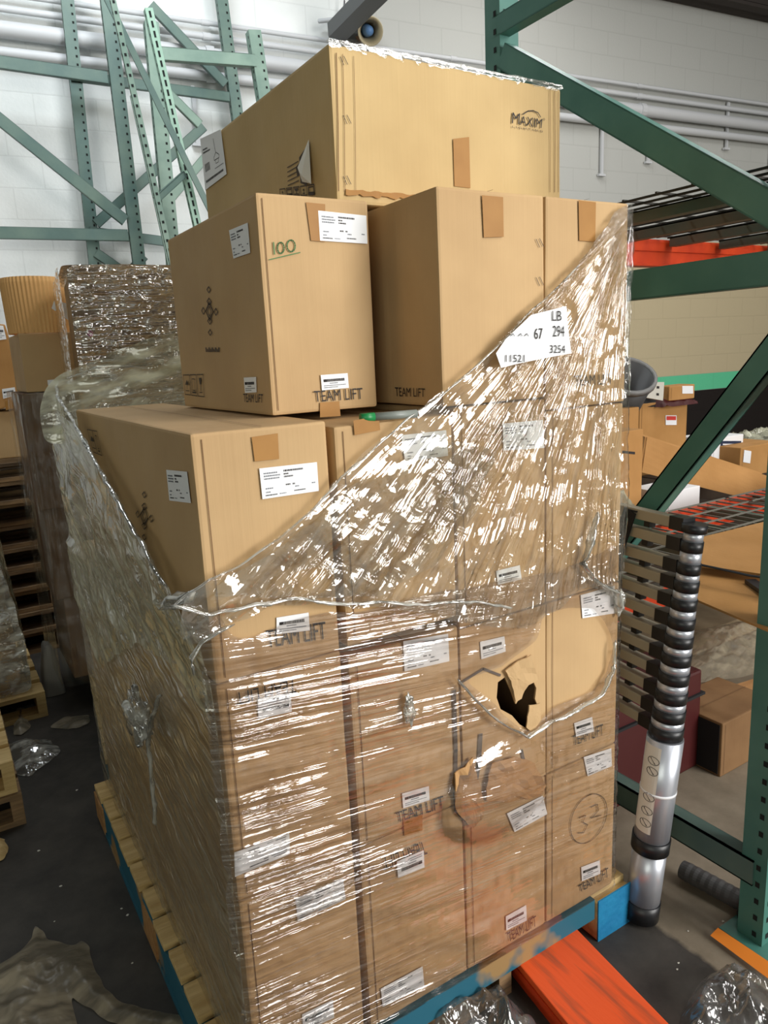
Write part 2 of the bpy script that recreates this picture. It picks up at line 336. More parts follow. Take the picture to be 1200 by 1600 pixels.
def label(parent, q, kind='big', name='shipping_label', flip=False):
    if flip: q = [q[2], q[3], q[0], q[1]]
    mb = MB(); n = qn(q)
    p = [v for v in q]; mb.hexa([v - n * 0.0002 for v in p] + [v + n * 0.0005 for v in p], 0)
    rnd = random.Random(int(q[0].x * 1000))
    def dash(u0, u1, v, h, mi=1):
        u = u0
        while u < u1 - 0.004:
            w = rnd.uniform(0.012, 0.03); quad(mb, q, u, min(u + w, u1), v, v + h, 0.0008, mi); u += w + 0.007
    if kind == 'big':
        for v, a, b in ((0.16, .06, .30), (0.25, .06, .34), (0.34, .06, .32)): dash(a, b, v, 0.045)
        dash(.40, .74, .13, .06, 2); dash(.40, .48, .24, .05, 2); dash(.40, .56, .33, .05, 2)
        dash(.42, .50, .60, .05, 2); dash(.54, .58, .60, .05, 2); dash(.07, .2, .66, .04); dash(.58, .66, .70, .04)
        dash(.07, .15, .78, .04); dash(.06, .26, .88, .04, 2); dash(.30, .42, .88, .03); dash(.56, .76, .84, .04, 2); dash(.88, .95, .66, .04)
    elif kind == 'bar':
        quad(mb, q, .08, .20, .30, .48, .0008, 2); dash(.10, .86, .30, .18, 2); dash(.3, .6, .55, .06); dash(.08, .9, .70, .05); dash(.08, .6, .82, .05)
    elif kind == 'product':
        dash(.08, .30, .22, .03, 2); dash(.08, .42, .28, .03, 2)
        stroke(mb, q, [(.62, .12), (.66, .42), (.56, .50), (.56, .56), (.78, .56), (.80, .50), (.68, .42)], 0.002, .0009, 2)
        stroke(mb, q, [(.60, .56), (.62, .64), (.74, .64), (.76, .56)], 0.0015, .0009, 2)
        for k in range(7): quad(mb, q, .10 + k * .035, .10 + k * .035 + .018, .52, .68, .0008, 2)
        dash(.55, .95, .72, .02); dash(.08, .9, .84, .05, 2)
    return mb.build(name, [M['white'], M['inkl'], M['ink']], parent)
def q4(fn, val, *px): return [fn(p, val) for p in px]
TL_MAT = 'inkb'
def lift_text(parent, q, s='TEAM LIFT', flip=False, name='printed_lettering'):
    if flip: q = [q[2], q[3], q[0], q[1]]
    mb = MB(); put_text(mb, q, s); return mb.build(name, M['ink'], parent)
def tape(parent, q, name='packing_tape'):
    mb = MB(); n = qn(q); mb.hexa([v - n * .0001 for v in q] + [v + n * .0003 for v in q]); return mb.build(name, M['tape'], parent)
# cartons ------------------------------------------------------------------
def carton(x0, x1, y0, y1, z0, z1, lab, cat='cardboard box', group=None, m='card', name='cardboard_box', seam=True, bev=0.006, parent=None, seed=None, crease=0.018, tapetop=True):
    mb = MB().box(x0, x1, y0, y1, z0, z1)
    o = mb.build(name, [M[m], M['seam']], parent, bevel=bev)
    # soft bulges
    me = o.data; b = bmesh.new(); b.from_mesh(me)
    bmesh.ops.subdivide_edges(b, edges=[e for e in b.edges if e.calc_length() > 0.12], cuts=4, use_grid_fill=True)
    sd = seed or random.random() * 50
    cx, cy, cz = (x1 - x0) / 2, (y1 - y0) / 2, (z1 - z0)
    for v in b.verts:
        nn = noise.noise_vector(v.co * 5 + Vector((sd, sd, 0))) * 0.0016
        v.co += nn
    k = 0.0004
    def strip(p):
        vs = [b.verts.new(Vector(q_) - (worg(o))) for q_ in p]; f = b.faces.new(vs); f.material_index = 1
    if seam:
        ym = (y0 + y1) / 2 if (y1 - y0) < (x1 - x0) else None
        e = 0.0022
        if ym is None:
            xm = (x0 + x1) / 2; strip([(xm - .001, y0, z1 + e), (xm + .001, y0, z1 + e), (xm + .001, y1, z1 + e), (xm - .001, y1, z1 + e)])
        else: strip([(x0, ym - .001, z1 + e), (x1, ym - .001, z1 + e), (x1, ym + .001, z1 + e), (x0, ym + .001, z1 + e)])
        if crease:
            xa = x0 + crease; strip([(xa - .0008, y0 - e, z0 + .01), (xa + .0008, y0 - e, z0 + .01), (xa + .0008, y0 - e, z1 - .01), (xa - .0008, y0 - e, z1 - .01)])
    b.to_mesh(me); b.free()
    for p in me.polygons: p.use_smooth = False
    if not parent: tag(o, lab, cat, group)
    return o
def diamonds(parent, q, name='printed_logo'):
    mb = MB()
    def dia(cx, cy, rx, ry, w):
        stroke(mb, q, [(cx, cy - ry), (cx + rx, cy), (cx, cy + ry), (cx - rx, cy), (cx, cy - ry)], w)
    w = 0.0025
    dia(.5, .5, .22, .2, w); dia(.5, .5, .11, .10, w); dia(.5, .30, .13, .07, w); dia(.5, .70, .13, .07, w); dia(.13, .5, .11, .07, w); dia(.87, .5, .11, .07, w)
    dia(.5, .06, .11, .06, w); dia(.5, .94, .11, .06, w)
    stroke(mb, q, [(.28, .5), (.5, .34), (.72, .5), (.5, .66), (.28, .5)], w)
    return mb.build(name, M['inkb'], parent)
def icons(parent, q, n=3, name='handling_symbols'):
    mb = MB(); w = .0022
    for k in range(n):
        a = k / n + .02; c = (k + 1) / n - .02; m_ = (a + c) / 2
        stroke(mb, q, [(a, 0), (c, 0), (c, 1), (a, 1), (a, 0)], w)
        if k % 3 == 0: mb.add([bil(q, *p) + qn(q) * .0005 for p in ((m_, .25), (c - .05, .5), (a + .05, .5))], [(0, 1, 2)]); stroke(mb, q, [(m_, .4), (m_, .7)], w); stroke(mb, q, [(a + .05, .8), (c - .05, .8)], w)
        if k % 3 == 1: stroke(mb, q, [(m_ - .06, .2), (m_ - .06, .75), (m_ + .06, .75), (m_ + .06, .2), (m_ - .06, .2)], w); stroke(mb, q, [(m_ - .08, .85), (m_ + .08, .85)], w * 2)
        if k % 3 == 2: mb.add([bil(q, *p) + qn(q) * .0005 for p in ((m_ - .06, .15), (m_ + .06, .15), (m_ + .03, .45), (m_ - .03, .45))], [(0, 1, 2, 3)]); stroke(mb, q, [(m_, .45), (m_, .75)], w * 1.5); stroke(mb, q, [(m_ - .06, .82), (m_ + .06, .82)], w)
    return mb.build(name, M['inkb'], parent)
# film ----------------------------------------------------------------------
def inside(p, poly):
    x, y = p; c = False; j = len(poly) - 1
    for i in range(len(poly)):
        xi, yi = poly[i]; xj, yj = poly[j]
        if (yi > y) != (yj > y) and x < (xj - xi) * (y - yi) / (yj - yi) + xi: c = not c
        j = i
    return c
def sheet(name, region, holes, pos, uvf, m, parent, cell=0.01, jag=0.006):
    xs = [p[0] for p in region]; ys = [p[1] for p in region]
    x0, x1, y0, y1 = min(xs), max(xs), min(ys), max(ys); nx = int((x1 - x0) / cell) + 1; ny = int((y1 - y0) / cell) + 1
    mb = MB(); idx = {}; mb.uv = []
    def vert(i, j):
        if (i, j) not in idx:
            a = x0 + (x1 - x0) * i / nx; b = y0 + (y1 - y0) * j / ny
            idx[i, j] = len(mb.v); mb.v.append(Vector(pos(a, b))); mb.uv.append(uvf(a, b))
        return idx[i, j]
    for i in range(nx):
        for j in range(ny):
            a = x0 + (x1 - x0) * (i + .5) / nx; b = y0 + (y1 - y0) * (j + .5) / ny
            nv = noise.noise_vector(Vector((a * 22, b * 22, 3))) * jag
            p = (a + nv.x, b + nv.y)
            if not inside(p, region) or any(inside(p, h) for h in holes): continue
            mb.f.append((vert(i, j), vert(i + 1, j), vert(i + 1, j + 1), vert(i, j + 1))); mb.m.append(0)
    o = mb.build(name, m, parent, smooth=True)
    b = bmesh.new(); b.from_mesh(o.data)
    bmesh.ops.delete(b, geom=[v for v in b.verts if not v.link_faces], context='VERTS')
    for _ in range(5):
        nw = {}
        for v in b.verts:
            if v.is_boundary:
                nb_ = [e.other_vert(v).co for e in v.link_edges if e.is_boundary]
                if len(nb_) == 2: nw[v] = v.co * .4 + (nb_[0] + nb_[1]) * .3
        for v, c in nw.items(): v.co = c
    b.to_mesh(o.data); b.free(); return o
def bunch(name, pts, r, m, parent, n=9, flat=0.5, seg=0.012, jit=0.35):   # crumpled roped film along a path
    pts = [Vector(p) for p in pts]; out = []; rs = []
    for a, b in zip(pts, pts[1:]):
        k = max(2, int((b - a).length / seg))
        for i in range(k):
            p = a.lerp(b, i / k); nv = noise.noise_vector(p * 25) * r * 0.6
            out.append(p + nv); rs.append(r * (0.75 + 0.7 * abs(noise.noise(p * 18 + Vector((5, 1, 2))))))
    out.append(pts[-1]); rs.append(r * .3); rs[0] = r * .3
    mb = MB(); mb.tube(out, rs, n, flat=flat, jit=jit); mb.uv = []
    for i in range(len(out)):
        for k in range(n): mb.uv.append((i * seg, k * r * .7))
    return mb.build(name, m, parent, smooth=True)
def heap(name, poly, z0, h, m, lab=None, cat=None, parent=None, cell=0.012, seed=0.0, ridge=1.0, group=None):
    xs = [p[0] for p in poly]; ys = [p[1] for p in poly]; cx = sum(xs) / len(xs); cy = sum(ys) / len(ys); rad = max(max(xs) - min(xs), max(ys) - min(ys)) / 2
    def edge(a, b):   # distance to the outline
        best = 9
        for (x1_, y1_), (x2_, y2_) in zip(poly, poly[1:] + poly[:1]):
            dx, dy = x2_ - x1_, y2_ - y1_; t_ = max(0, min(1, ((a - x1_) * dx + (b - y1_) * dy) / (dx * dx + dy * dy + 1e-9)))
            best = min(best, math.hypot(a - x1_ - t_ * dx, b - y1_ - t_ * dy))
        return best
    def pos(a, b):
        e = min(1, edge(a, b) / (rad * .55)); e = e * (2 - e) if inside((a, b), poly) else 0
        q = Vector((a * 11 + seed, b * 11, seed)); w = noise.noise_vector(q) * 0.3
        rg = 1 - abs(noise.noise(q * 0.8 + w * 2)) * 1.9; r2 = 1 - abs(noise.noise(q * 2.3 + w)) * 2
        return (a, b, z0 + 0.002 + h * e * (0.55 + ridge * (0.33 * rg + 0.16 * r2)) + 0.003 * (r2 + 1) * .5)
    o = sheet(name, poly, [], pos, lambda a, b: (a, b), m, parent, cell, jag=0.012)
    if lab: tag(o, lab, cat, group)
    return o
# =================================================================== SETTING
def struct(o): o['kind'] = 'structure'; return o
struct(MB().box(-6, 14, -9, 5.4, -0.1, 0).build('floor', M['floor'], loc=(0, 0, 0)))
def wallobj():
    mb = MB(); mb.box(-5, 14.5, 0, 0.2, 0, 5.6)
    o = mb.build('wall_back', M['wall'], loc=(0, 0, 0)); o.location = WO; o.rotation_euler = (0, 0, math.atan2(WE.y, WE.x)); return o
struct(wallobj())
struct(MB().box(-6, 14.3, -9, 5.4, 5.35, 5.5).build('ceiling', M['ceil'], loc=(0, 0, 0)))
struct(MB().box(13.9, 14.1, -9, 3.2, 0, 5.34).build('wall_right', mat('grey_side_wall', (150, 150, 145), .8), loc=(0, 0, 0)))
struct(MB().box(-6.2, -6.0, -9, 5.4, 0, 5.34).build('wall_left', mat('grey_left_wall', (120, 120, 116), .8), loc=(0, 0, 0)))
mb = MB(); mb.bar(wl(5.2, 5.07, .16), wl(14, 5.07, .16), .28, .5); mb.bar(wl(5.2, 4.80, .25), wl(14, 4.80, .25), .1, .03); struct(mb.build('trim_1', M['ceil']))
# wall pipes
def pipe(z, r, u0, u1, lab, off=.1, fl=None):
    root = empty('wall_pipe', wl(u0, z, off), lab, 'pipe')
    mb = MB(); n = 8; mb.tube([wl(u0 + (u1 - u0) * i / n, z, off) for i in range(n + 1)], r, 14); mb.build('pipe_run', M['pipe'], root, smooth=True)
    u = u0 + .9
    while u < u1:
        MB().tube([wl(u, z, off), wl(u + .06, z, off)], r * 1.22, 14).build('coupling', M['pipe'], root); u += 2.1
    return root
pipe(4.02, .017, -1.2, 11, 'thin uppermost conduit running along the painted block wall', .06)
pipe(3.93, .022, -1.2, 11, 'slim conduit second from the top of the wall pipes', .06)
pipe(3.795, .052, -1.2, 11, 'thick pale pipe running along the block wall', .09)
pipe(3.665, .034, -1.2, 11, 'mid-sized pale pipe running just below the thick wall pipe', .07)
for u, a, b in ((7.3, 3.55, 4.0), (6.2, 3.35, 3.7), (1.7, 3.2, 3.6), (2.05, 3.2, 3.6), (8.0, 3.4, 3.95), (5.6, 3.2, 3.66)):
    mb = MB(); mb.bar(wl(u, a, .03), wl(u, b, .03), .03, .02); mb.bar(wl(u - .04, a, .03), wl(u + .04, a, .03), .03, .02)
    tag(mb.build('pipe_bracket', M['pipe']), {7.3: 'slim upright bracket holding the pipes right of the green diagonal', 6.2: 'short bracket under the pipes just right of the top box', 1.7: 'left of two small brackets below pipes between the green frames', 2.05: 'right of two small brackets below pipes between the green frames', 8.0: 'far right upright pipe bracket above the wire deck', 5.6: 'pipe bracket on wall hidden near the tall rack post'}[u], 'bracket')
# horn loudspeaker and steel bracket
h = PW((575, 48), .30); root = empty('horn_loudspeaker', h, 'beige horn loudspeaker on wall above the topmost box', 'loudspeaker')
dr = (CAM + Vector((1.2, 0, 0)) - h).normalized()
def cone(name, prof, m, parent, mi=0, n=24):
    mb = MB(); up = Vector((0, 0, 1)); a = up.cross(dr).normalized(); c = dr.cross(a); vs = []
    for t_, r_ in prof:
        for k in range(n): th = 2 * math.pi * k / n; vs.append(h + dr * t_ + a * math.cos(th) * r_ + c * math.sin(th) * r_)
    fs = [(i * n + k, i * n + (k + 1) % n, (i + 1) * n + (k + 1) % n, (i + 1) * n + k) for i in range(len(prof) - 1) for k in range(n)]
    return mb.add(vs, fs).build(name, m, parent, smooth=True)
cone('horn_bell', [(-.16, .045), (-.05, .06), (.06, .085), (.11, .098), (.115, .09), (.05, .07), (-.06, .045)], M['beige'], root)
cone('horn_driver', [(-.28, .0), (-.28, .08), (-.18, .085), (-.14, .05)], mat('brown_driver', (130, 96, 66), .6), root)
cone('horn_center', [(-.1, .05), (.05, .035), (.07, .02), (.072, 0)], M['foil'], root)
mb = MB(); a = PW((526, 50), .22); b_ = PW((600, -25), .9); mb.bar(a, b_, .15, .10); mb.bar(PW((528, 46), .11), PW((560, 46), .11), .12, .10)
tag(mb.build('steel_bracket', M['steel']), 'dark grey steel bracket slanting up beside the horn loudspeaker', 'bracket')
mb = MB(); mb.tube([PW((498, 33), .1), PW((528, 30), .1), PW((538, 20), .1), PW((538, -30), .1)], .016, 10)
tag(mb.build('bent_conduit', M['pipe'], smooth=True), 'white bent conduit turning up at the steel bracket', 'pipe')
# =================================================================== STORED RACK FRAMES AT THE LEFT
def post(name, a, b, w, dep, m, parent, side, slots=False, pitch=.0508, fo=.25):
    """hollow rack post with punched holes on the face turned to the camera"""
    a = Vector(a); b = Vector(b); d = (b - a).normalized(); sd = Vector(side); sd = (sd - d * sd.dot(d)).normalized(); u = d.cross(sd)
    if u.dot(CAM - a) < 0: u = -u
    mb = MB(); mb.bar(a, b, w, dep, side=sd)
    L_ = (b - a).length; k = 0
    fc = u * (dep / 2 + .0012); off = sd * w * fo
    while (k + 1) * pitch < L_:
        c = a + d * (k + .5) * pitch + fc + off
        if slots: e1, e2 = sd * .006, d * .017
        else: e1, e2 = sd * .0065, d * .0075
        mb.add([c - e1 - e2, c + e1 - e2, c + e1 + e2, c - e1 + e2], [(0, 1, 2, 3)], 1); k += 1
    # groove down the middle and return lip
    g = a + fc * 0.9; mb.add([g - sd * .004 - off * .2, g + sd * .004 - off * .2, g + d * L_ + sd * .004 - off * .2, g + d * L_ - sd * .004 - off * .2], [(0, 1, 2, 3)], 0)
    # side face holes
    for s_ in (1, -1):
        if (sd * s_).dot(CAM - a) > 0.2:
            k = 0
            while (k + 1) * pitch < L_:
                c = a + d * (k + .5) * pitch + sd * s_ * (w / 2 + .0012) + u * dep * .18
                e1, e2 = u * .006, d * .008; mb.add([c - e1 - e2, c + e1 - e2, c + e1 + e2, c - e1 + e2], [(0, 1, 2, 3)], 1); k += 1
    return mb.build(name, [m, M['hole']], parent)
def chan(name, a, b, w, dep, m, parent, side=None):    # brace channel: web with two lips
    a = Vector(a); b = Vector(b); d = (b - a).normalized(); s0 = Vector(side) if side else Vector((0, 0, 1))
    s0 = (s0 - d * s0.dot(d)).normalized(); u = d.cross(s0)
    if u.dot(CAM - a) < 0: u = -u
    mb = MB(); mb.bar(a + u * dep * .42, b + u * dep * .42, w, dep * .16, side=s0)
    mb.bar(a + s0 * (w / 2 - .002), b + s0 * (w / 2 - .002), .004, dep, side=s0); mb.bar(a - s0 * (w / 2 - .002), b - s0 * (w / 2 - .002), .004, dep, side=s0)
    mb.bar(a - u * dep * .45 + s0 * w * .36, b - u * dep * .45 + s0 * w * .36, w * .28, dep * .1, side=s0); mb.bar(a - u * dep * .45 - s0 * w * .36, b - u * dep * .45 - s0 * w * .36, w * .28, dep * .1, side=s0)
    return mb.build(name, m, parent)
def line_on(off, p0, p1, zb, zt):   # extend a pixel line on a plane near the wall down to zb and up to zt
    a = PW(p0, off); b = PW(p1, off); d = b - a
    return a + d * ((zb - a.z) / d.z), a + d * ((zt - a.z) / d.z)
fr = []
o1 = .34; root = empty('rack_upright_frame', wl(.2, 0, o1), 'green rack frame leaning at far left with the diagonal brace', 'rack frame', 'spare rack frames leaning on the wall')
a, b = line_on(o1, (167, 0), (217, 410), 0.02, 4.05); post('post', a, b, .085, .06, M['greenm'], root, WE)
a2, b2 = a - WE * 1.05, b - WE * 1.05; post('post', a2, b2, .085, .06, M['greenm'], root, WE)
for p, q in (((-40, 92), (168, 122)), ((-40, 363), (200, 368)), ((-30, 163), (196, 345))): chan('brace', PW(p, o1 + .035), PW(q, o1 + .035), .075, .03, M['greenm'], root)
chan('brace', a2 + Vector((0, 0, .5)), a + Vector((0, 0, .5)), .07, .03, M['greenm'], root)
o2 = .16; root = empty('rack_upright_frame', wl(.8, 0, o2), 'green rack frame closest to wall with X-crossed braces behind others', 'rack frame', 'spare rack frames leaning on the wall')
a, b = line_on(o2, (105, 0), (148, 410), 0.02, 4.3); post('post', a, b, .08, .06, M['greenm'], root, WE)
a, b = line_on(o2, (346, 0), (368, 165), 0.02, 4.5); post('post', a, b, .08, .06, M['greenm'], root, WE)
for p, q in (((110, 118), (358, 152)), ((140, 362), (372, 392)), ((150, 350), (318, 198)), ((235, 8), (352, 132)), ((150, 395), (215, 440)), ((190, 440), (225, 400))): chan('brace', PW(p, o2 + .03), PW(q, o2 + .03), .065, .03, M['greenm'], root)
o3 = .75; root = empty('rack_upright_frame', wl(1.0, 0, o3), 'pale green rack frame with capless post tops and a top brace beside the big box', 'rack frame', 'spare rack frames leaning on the wall')
a, b = line_on(o3, (236, 40), (268, 380), 0.02, 3.45); b = a + (b - a) * ((PW((232, 36), o3).z - a.z) / (b.z - a.z)); post('post', a, b, .085, .075, M['greenl'], root, WE)
a, b = line_on(o3, (397, 60), (408, 130), 0.02, 3.4); b = a + (b - a) * ((PW((396, 50), o3).z - a.z) / (b.z - a.z)); post('post', a, b, .085, .075, M['greenl'], root, WE)
chan('brace', PW((245, 84), o3 + .02), PW((398, 96), o3 + .02), .075, .04, M['greenl'], root)
for p, q in (((262, 145), (312, 195)), ((250, 330), (330, 235))): chan('brace', PW(p, o3 + .02), PW(q, o3 + .02), .055, .03, M['greenl'], root)
o4 = 1.15; root = empty('rack_upright_frame', wl(.9, 0, o4), 'slim mint slotted rack frame leaning edge-on nearest the boxes', 'rack frame', 'spare rack frames leaning on the wall')
a, b = line_on(o4, (228, 0), (308, 352), 0.02, 3.6); post('post', a, b, .045, .05, M['greens'], root, WE, slots=True, fo=0)
a, b = line_on(o4 + .2, (176, 0), (266, 400), 0.02, 3.6); post('post', a, b, .03, .03, M['greenl'], root, WE, fo=0)
chan('brace', PW((244, 312), o4 + .12), PW((288, 272), o4 + .04), .035, .03, M['greenm'], root)
a, b = line_on(o4 + .1, (168, 0), (290, 250), 1.2, 3.6)
tag(MB().bar(a, b, .035, .012, side=WE).build('steel_strut', M['greenm']), 'thin loose green strut slanting between the leaning rack frames', 'strut')
a, b = line_on(o3 + .2, (186, 60), (262, 400), 0.02, 3.2)
tag(MB().bar(a, b, .022, .022, side=WE).build('perforated_angle', M['greenl']), 'narrow pale green angle bar standing just left of the mint slotted frame', 'strut')
# =================================================================== RIGHT HAND RACK
FX = 1.335
root = empty('rack_upright_frame', (FX, -.28, 0), 'dark green rack end frame standing right of the wrapped pallet', 'rack frame')
yn = PX((1182, 1300), FX).y; yf = PX((776, 60), FX).y + .02
post('post', (FX + .038, yn, .012), (FX + .038, yn, 3.4), .076, .07, M['green'], root, (1, 0, 0), fo=-.22)
post('post', (FX + .038, yf, .012), (FX + .038, yf, 3.4), .076, .07, M['green'], root, (1, 0, 0), fo=-.22)
for yy in (yn, yf): MB().box(FX - .03, FX + .12, yy - .07, yy + .07, 0, .012).build('base_plate', M['green'], root)
def rb(p, q, w=.055):
    a = PX(p, FX + .02); b = PX(q, FX + .02); chan('brace', a, b, w, .04, M['green'], root)
a = PX((790, 88), FX + .02); c_ = PX((1200, 322), FX + .02); d_ = c_ - a; chan('brace', a, a + d_ * ((yn - a.y) / d_.y), .07, .04, M['green'], root)
zt = PX((820, 20), FX + .02).z; chan('brace', (FX + .02, yf, zt), (FX + .02, yn, zt + .0), .06, .04, M['green'], root)
zm = PX((1090, 434), FX + .02).z; chan('brace', (FX + .02, yf, zm), (FX + .02, yn, zm), .078, .04, M['green'], root)
a = PX((1012, 800), FX + .02); c_ = PX((1200, 562), FX + .02); d_ = (c_ - a)
s_ = a + d_ * ((yn - a.y) / d_.y); e_ = a + d_ * ((.28 - a.z) / d_.z)
if e_.y > yf: e_ = a + d_ * ((yf - a.y) / d_.y)
chan('brace', s_, e_, .06, .045, M['green'], root)
zl = PX((1100, 1310), FX + .02).z; chan('brace', (FX + .02, yf, zl), (FX + .02, yn, zl), .075, .05, M['greenm'], root)
# beams and wire decks
X0, X1 = FX + .08, FX + .08 + 2.55
def beam(y, z1, lab, h=.10):
    root = empty('rack_beam', (X0, y, z1 - h), lab, 'beam', None)
    mb = MB(); mb.box(X0, X1, y - .02, y + .02, z1 - h, z1); mb.box(X0, X1, y - .024, y - .02, z1 - h * .45, z1 - h * .05); mb.box(X0, X1, y - .03, y - .02, z1 - h, z1 - h * .9)
    mb.build('beam_body', M['orange'], root, bevel=.003)
    MB().box(X0 - .004, X0 + .004, y - .04, y + .04, z1 - h * 1.4, z1 + .04).build('end_plate', M['orange'], root)
    MB().box(X1 - .004, X1 + .004, y - .04, y + .04, z1 - h * 1.4, z1 + .04).build('end_plate', M['orange'], root)
UZ, LZ = 2.0, .89
beam(yf + .01, UZ - .005, 'rear orange beam under the upper wire deck')
beam(yn - .01, UZ - .005, 'front orange beam carrying the upper wire deck')
beam(yf + .01, LZ - .005, 'rear orange beam under the lower wire deck')
beam(yn - .01, LZ - .005, 'front orange beam carrying the lower wire deck')
def deck(xa, xb, y0, y1, z, lab, mw, mc, ups=4, xs=None, sup=.03):
    root = empty('wire_deck', ((xa + xb) / 2, (y0 + y1) / 2, z), lab, 'wire deck', None)
    mb = MB(); x = xa
    nx = int((xb - xa) / .065)
    for i in range(nx + 1): mb.bar((xa + (xb - xa) * i / nx, y0, z + .004), (xa + (xb - xa) * i / nx, y1, z + .004), .006, .006)
    ny = int((y1 - y0) / .11)
    for i in range(ny + 1): mb.bar((xa, y0 + (y1 - y0) * i / ny, z + .009), (xb, y0 + (y1 - y0) * i / ny, z + .009), .006, .006)
    mb.build('wire_grid', mw, root)
    for k in range(ups):
        x = xa + (xb - xa) * (k + .5) / ups
        m2 = MB(); m2.box(x - .02, x + .02, y0 + .03, y1 - .03, z - .004, z); m2.box(x - .02, x - .016, y0 + .03, y1 - .03, z - sup, z); m2.box(x + .016, x + .02, y0 + .03, y1 - .03, z - sup, z)
        m2.box(x - .02, x + .02, y0 + .03, y1 - .03, z - sup - .003, z - sup)
        m2.build('support_channel', mc, root)
    return root
deck(X0 + .01, X0 + 1.26, yn, yf, UZ + .0, 'upper wire deck panel nearest the wrapped pallet', M['wire'], M['chan'])
deck(X0 + 1.29, X1 - .01, yn, yf, UZ + .0, 'upper wire deck panel at the far right end of the bay', M['wire'], M['chan'])
deck(X0 + .01, X0 + 1.26, yn, yf, LZ, 'lower wire deck panel holding the flattened cardboard', M['wirel'], M['chan'])
deck(X0 + 1.29, X1 - .01, yn, yf, LZ, 'lower wire deck panel in front of the long cardboard tray', M['wirel'], M['chan'])
# flattened cardboard on the lower deck
z = LZ + .02
def slab(name, pts, t_, m, lab=None, cat=None, parent=None, sub=6, wav=.004):
    """a thick bent sheet given by 4 corner points TL TR BR BL"""
    pts = [Vector(p) for p in pts]; mb = MB(); n = (pts[1] - pts[0]).cross(pts[3] - pts[0]).normalized()
    if n.z < -0.2 or (abs(n.z) < .2 and n.dot(CAM - pts[0]) < 0): n = -n
    for s_ in (0, 1):
        for i in range(sub + 1):
            for j in range(sub + 1):
                p = bil(pts, i / sub, j / sub); w = noise.noise(p * 4) * wav
                mb.v.append(p + n * (w + s_ * t_))
    q = (sub + 1) ** 2
    def id_(s_, i, j): return s_ * q + i * (sub + 1) + j
    for i in range(sub):
        for j in range(sub):
            mb.f.append((id_(1, i, j), id_(1, i, j + 1), id_(1, i + 1, j + 1), id_(1, i + 1, j))); mb.f.append((id_(0, i, j), id_(0, i + 1, j), id_(0, i + 1, j + 1), id_(0, i, j + 1)))
    for k in range(sub):
        for (i0, j0, i1, j1) in ((k, 0, k + 1, 0), (k, sub, k + 1, sub), (0, k, 0, k + 1), (sub, k, sub, k + 1)):
            mb.f.append((id_(0, i0, j0), id_(0, i1, j1), id_(1, i1, j1), id_(1, i0, j0)))
    mb.m = [0] * len(mb.f); o = mb.build(name, m, parent)
    b = bmesh.new(); b.from_mesh(o.data); bmesh.ops.recalc_face_normals(b, faces=b.faces); b.to_mesh(o.data); b.free()
    if lab: tag(o, lab, cat)
    return o
slab('flattened_carton', [PZ((1080, 845), z + .05), PZ((1215, 812), z + .05), PZ((1215, 905), z + .035), PZ((1088, 885), z + .035)], .006, M['cardbg'], 'flattened cardboard sheet on the lower wire deck, upper of the two', 'cardboard sheet')
slab('flattened_carton', [PZ((1086, 880), z + .008), PZ((1215, 895), z + .008), PZ((1215, 992), z), PZ((1086, 938), z)], .006, M['cardbg'], 'flattened cardboard sheet along the near edge of the lower deck, beneath the other', 'cardboard sheet')
mb = MB(); mb.tube([PZ((1092, 882), z + .062), PZ((1130, 890), z + .066), PZ((1170, 899), z + .064), PZ((1210, 905), z + .066)], .007, 8, flat=.4); tag(mb.build('black_strap', M['strap']), 'black strap lying across the cardboard on the lower deck', 'strap')
mb = MB(); mb.bar(PZ((1172, 908), z + .02), PZ((1215, 938), z + .02), .03, .012); tag(mb.build('metal_bar_end', M['black']), 'short dark bar on the cardboard at the right frame edge', 'bar')
# =================================================================== GOODS BEHIND THE RACK (second rack, back to back)
BZ = .45; BT = .79
root = empty('rack_shelf', (2.2, 1.0, BZ - .1), 'dark shelf of the rack standing behind, under the long cardboard tray', 'shelf')
MB().box(1.9, 5.6, .98, 1.02, BZ - .11, BZ - .01).build('beam', M['orange'], root); MB().box(1.9, 5.6, 2.05, 2.09, BZ - .11, BZ - .01).build('beam', M['orange'], root)
MB().box(1.9, 5.6, .98, 2.09, BZ - .01, BZ).build('shelf_board', M['wirel'], root)
for xx in (1.87, 5.63):
    for yy in (1.0, 2.07): MB().box(xx - .03, xx + .03, yy - .03, yy + .03, 0, .44).build('leg', M['green'], root)
def bx(lab, x0, y0, x1, y1, Y, dep, m='cardbg', name='cardboard_box', cat='cardboard box', zb=None, **k):
    a = PY((x0, y0), Y); b = PY((x1, y1), Y); zz = b.z if zb is None else zb
    return carton(a.x, max(b.x, a.x + .02), Y, Y + dep, zz, max(a.z, zz + .02), lab, cat, None, m, name, **k)
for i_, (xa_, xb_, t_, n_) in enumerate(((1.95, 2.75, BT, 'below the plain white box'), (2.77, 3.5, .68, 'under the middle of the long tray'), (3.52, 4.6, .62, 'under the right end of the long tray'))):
    carton(xa_, xb_, 1.03, 1.55, BZ, t_, 'dark carton on the far shelf ' + n_, 'cardboard box', None, 'kraftd')
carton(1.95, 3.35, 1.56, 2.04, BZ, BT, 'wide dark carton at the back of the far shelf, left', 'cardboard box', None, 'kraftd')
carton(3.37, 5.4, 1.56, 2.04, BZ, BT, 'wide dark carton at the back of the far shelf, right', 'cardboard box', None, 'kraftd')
BZ = BT
o = bx('carton with faint print at left end of the long tray', 950, 678, 1003, 760, 1.15, .3, zb=BZ)
q = q4(PY, 1.149, (972, 704), (992, 706), (992, 710), (972, 708)); mb = MB(); quad(mb, q, 0, .45, 0, 1, .0012); quad(mb, q, .5, 1, 0, 1, .0012); mb.build('printed_lettering', M['ink'], o)
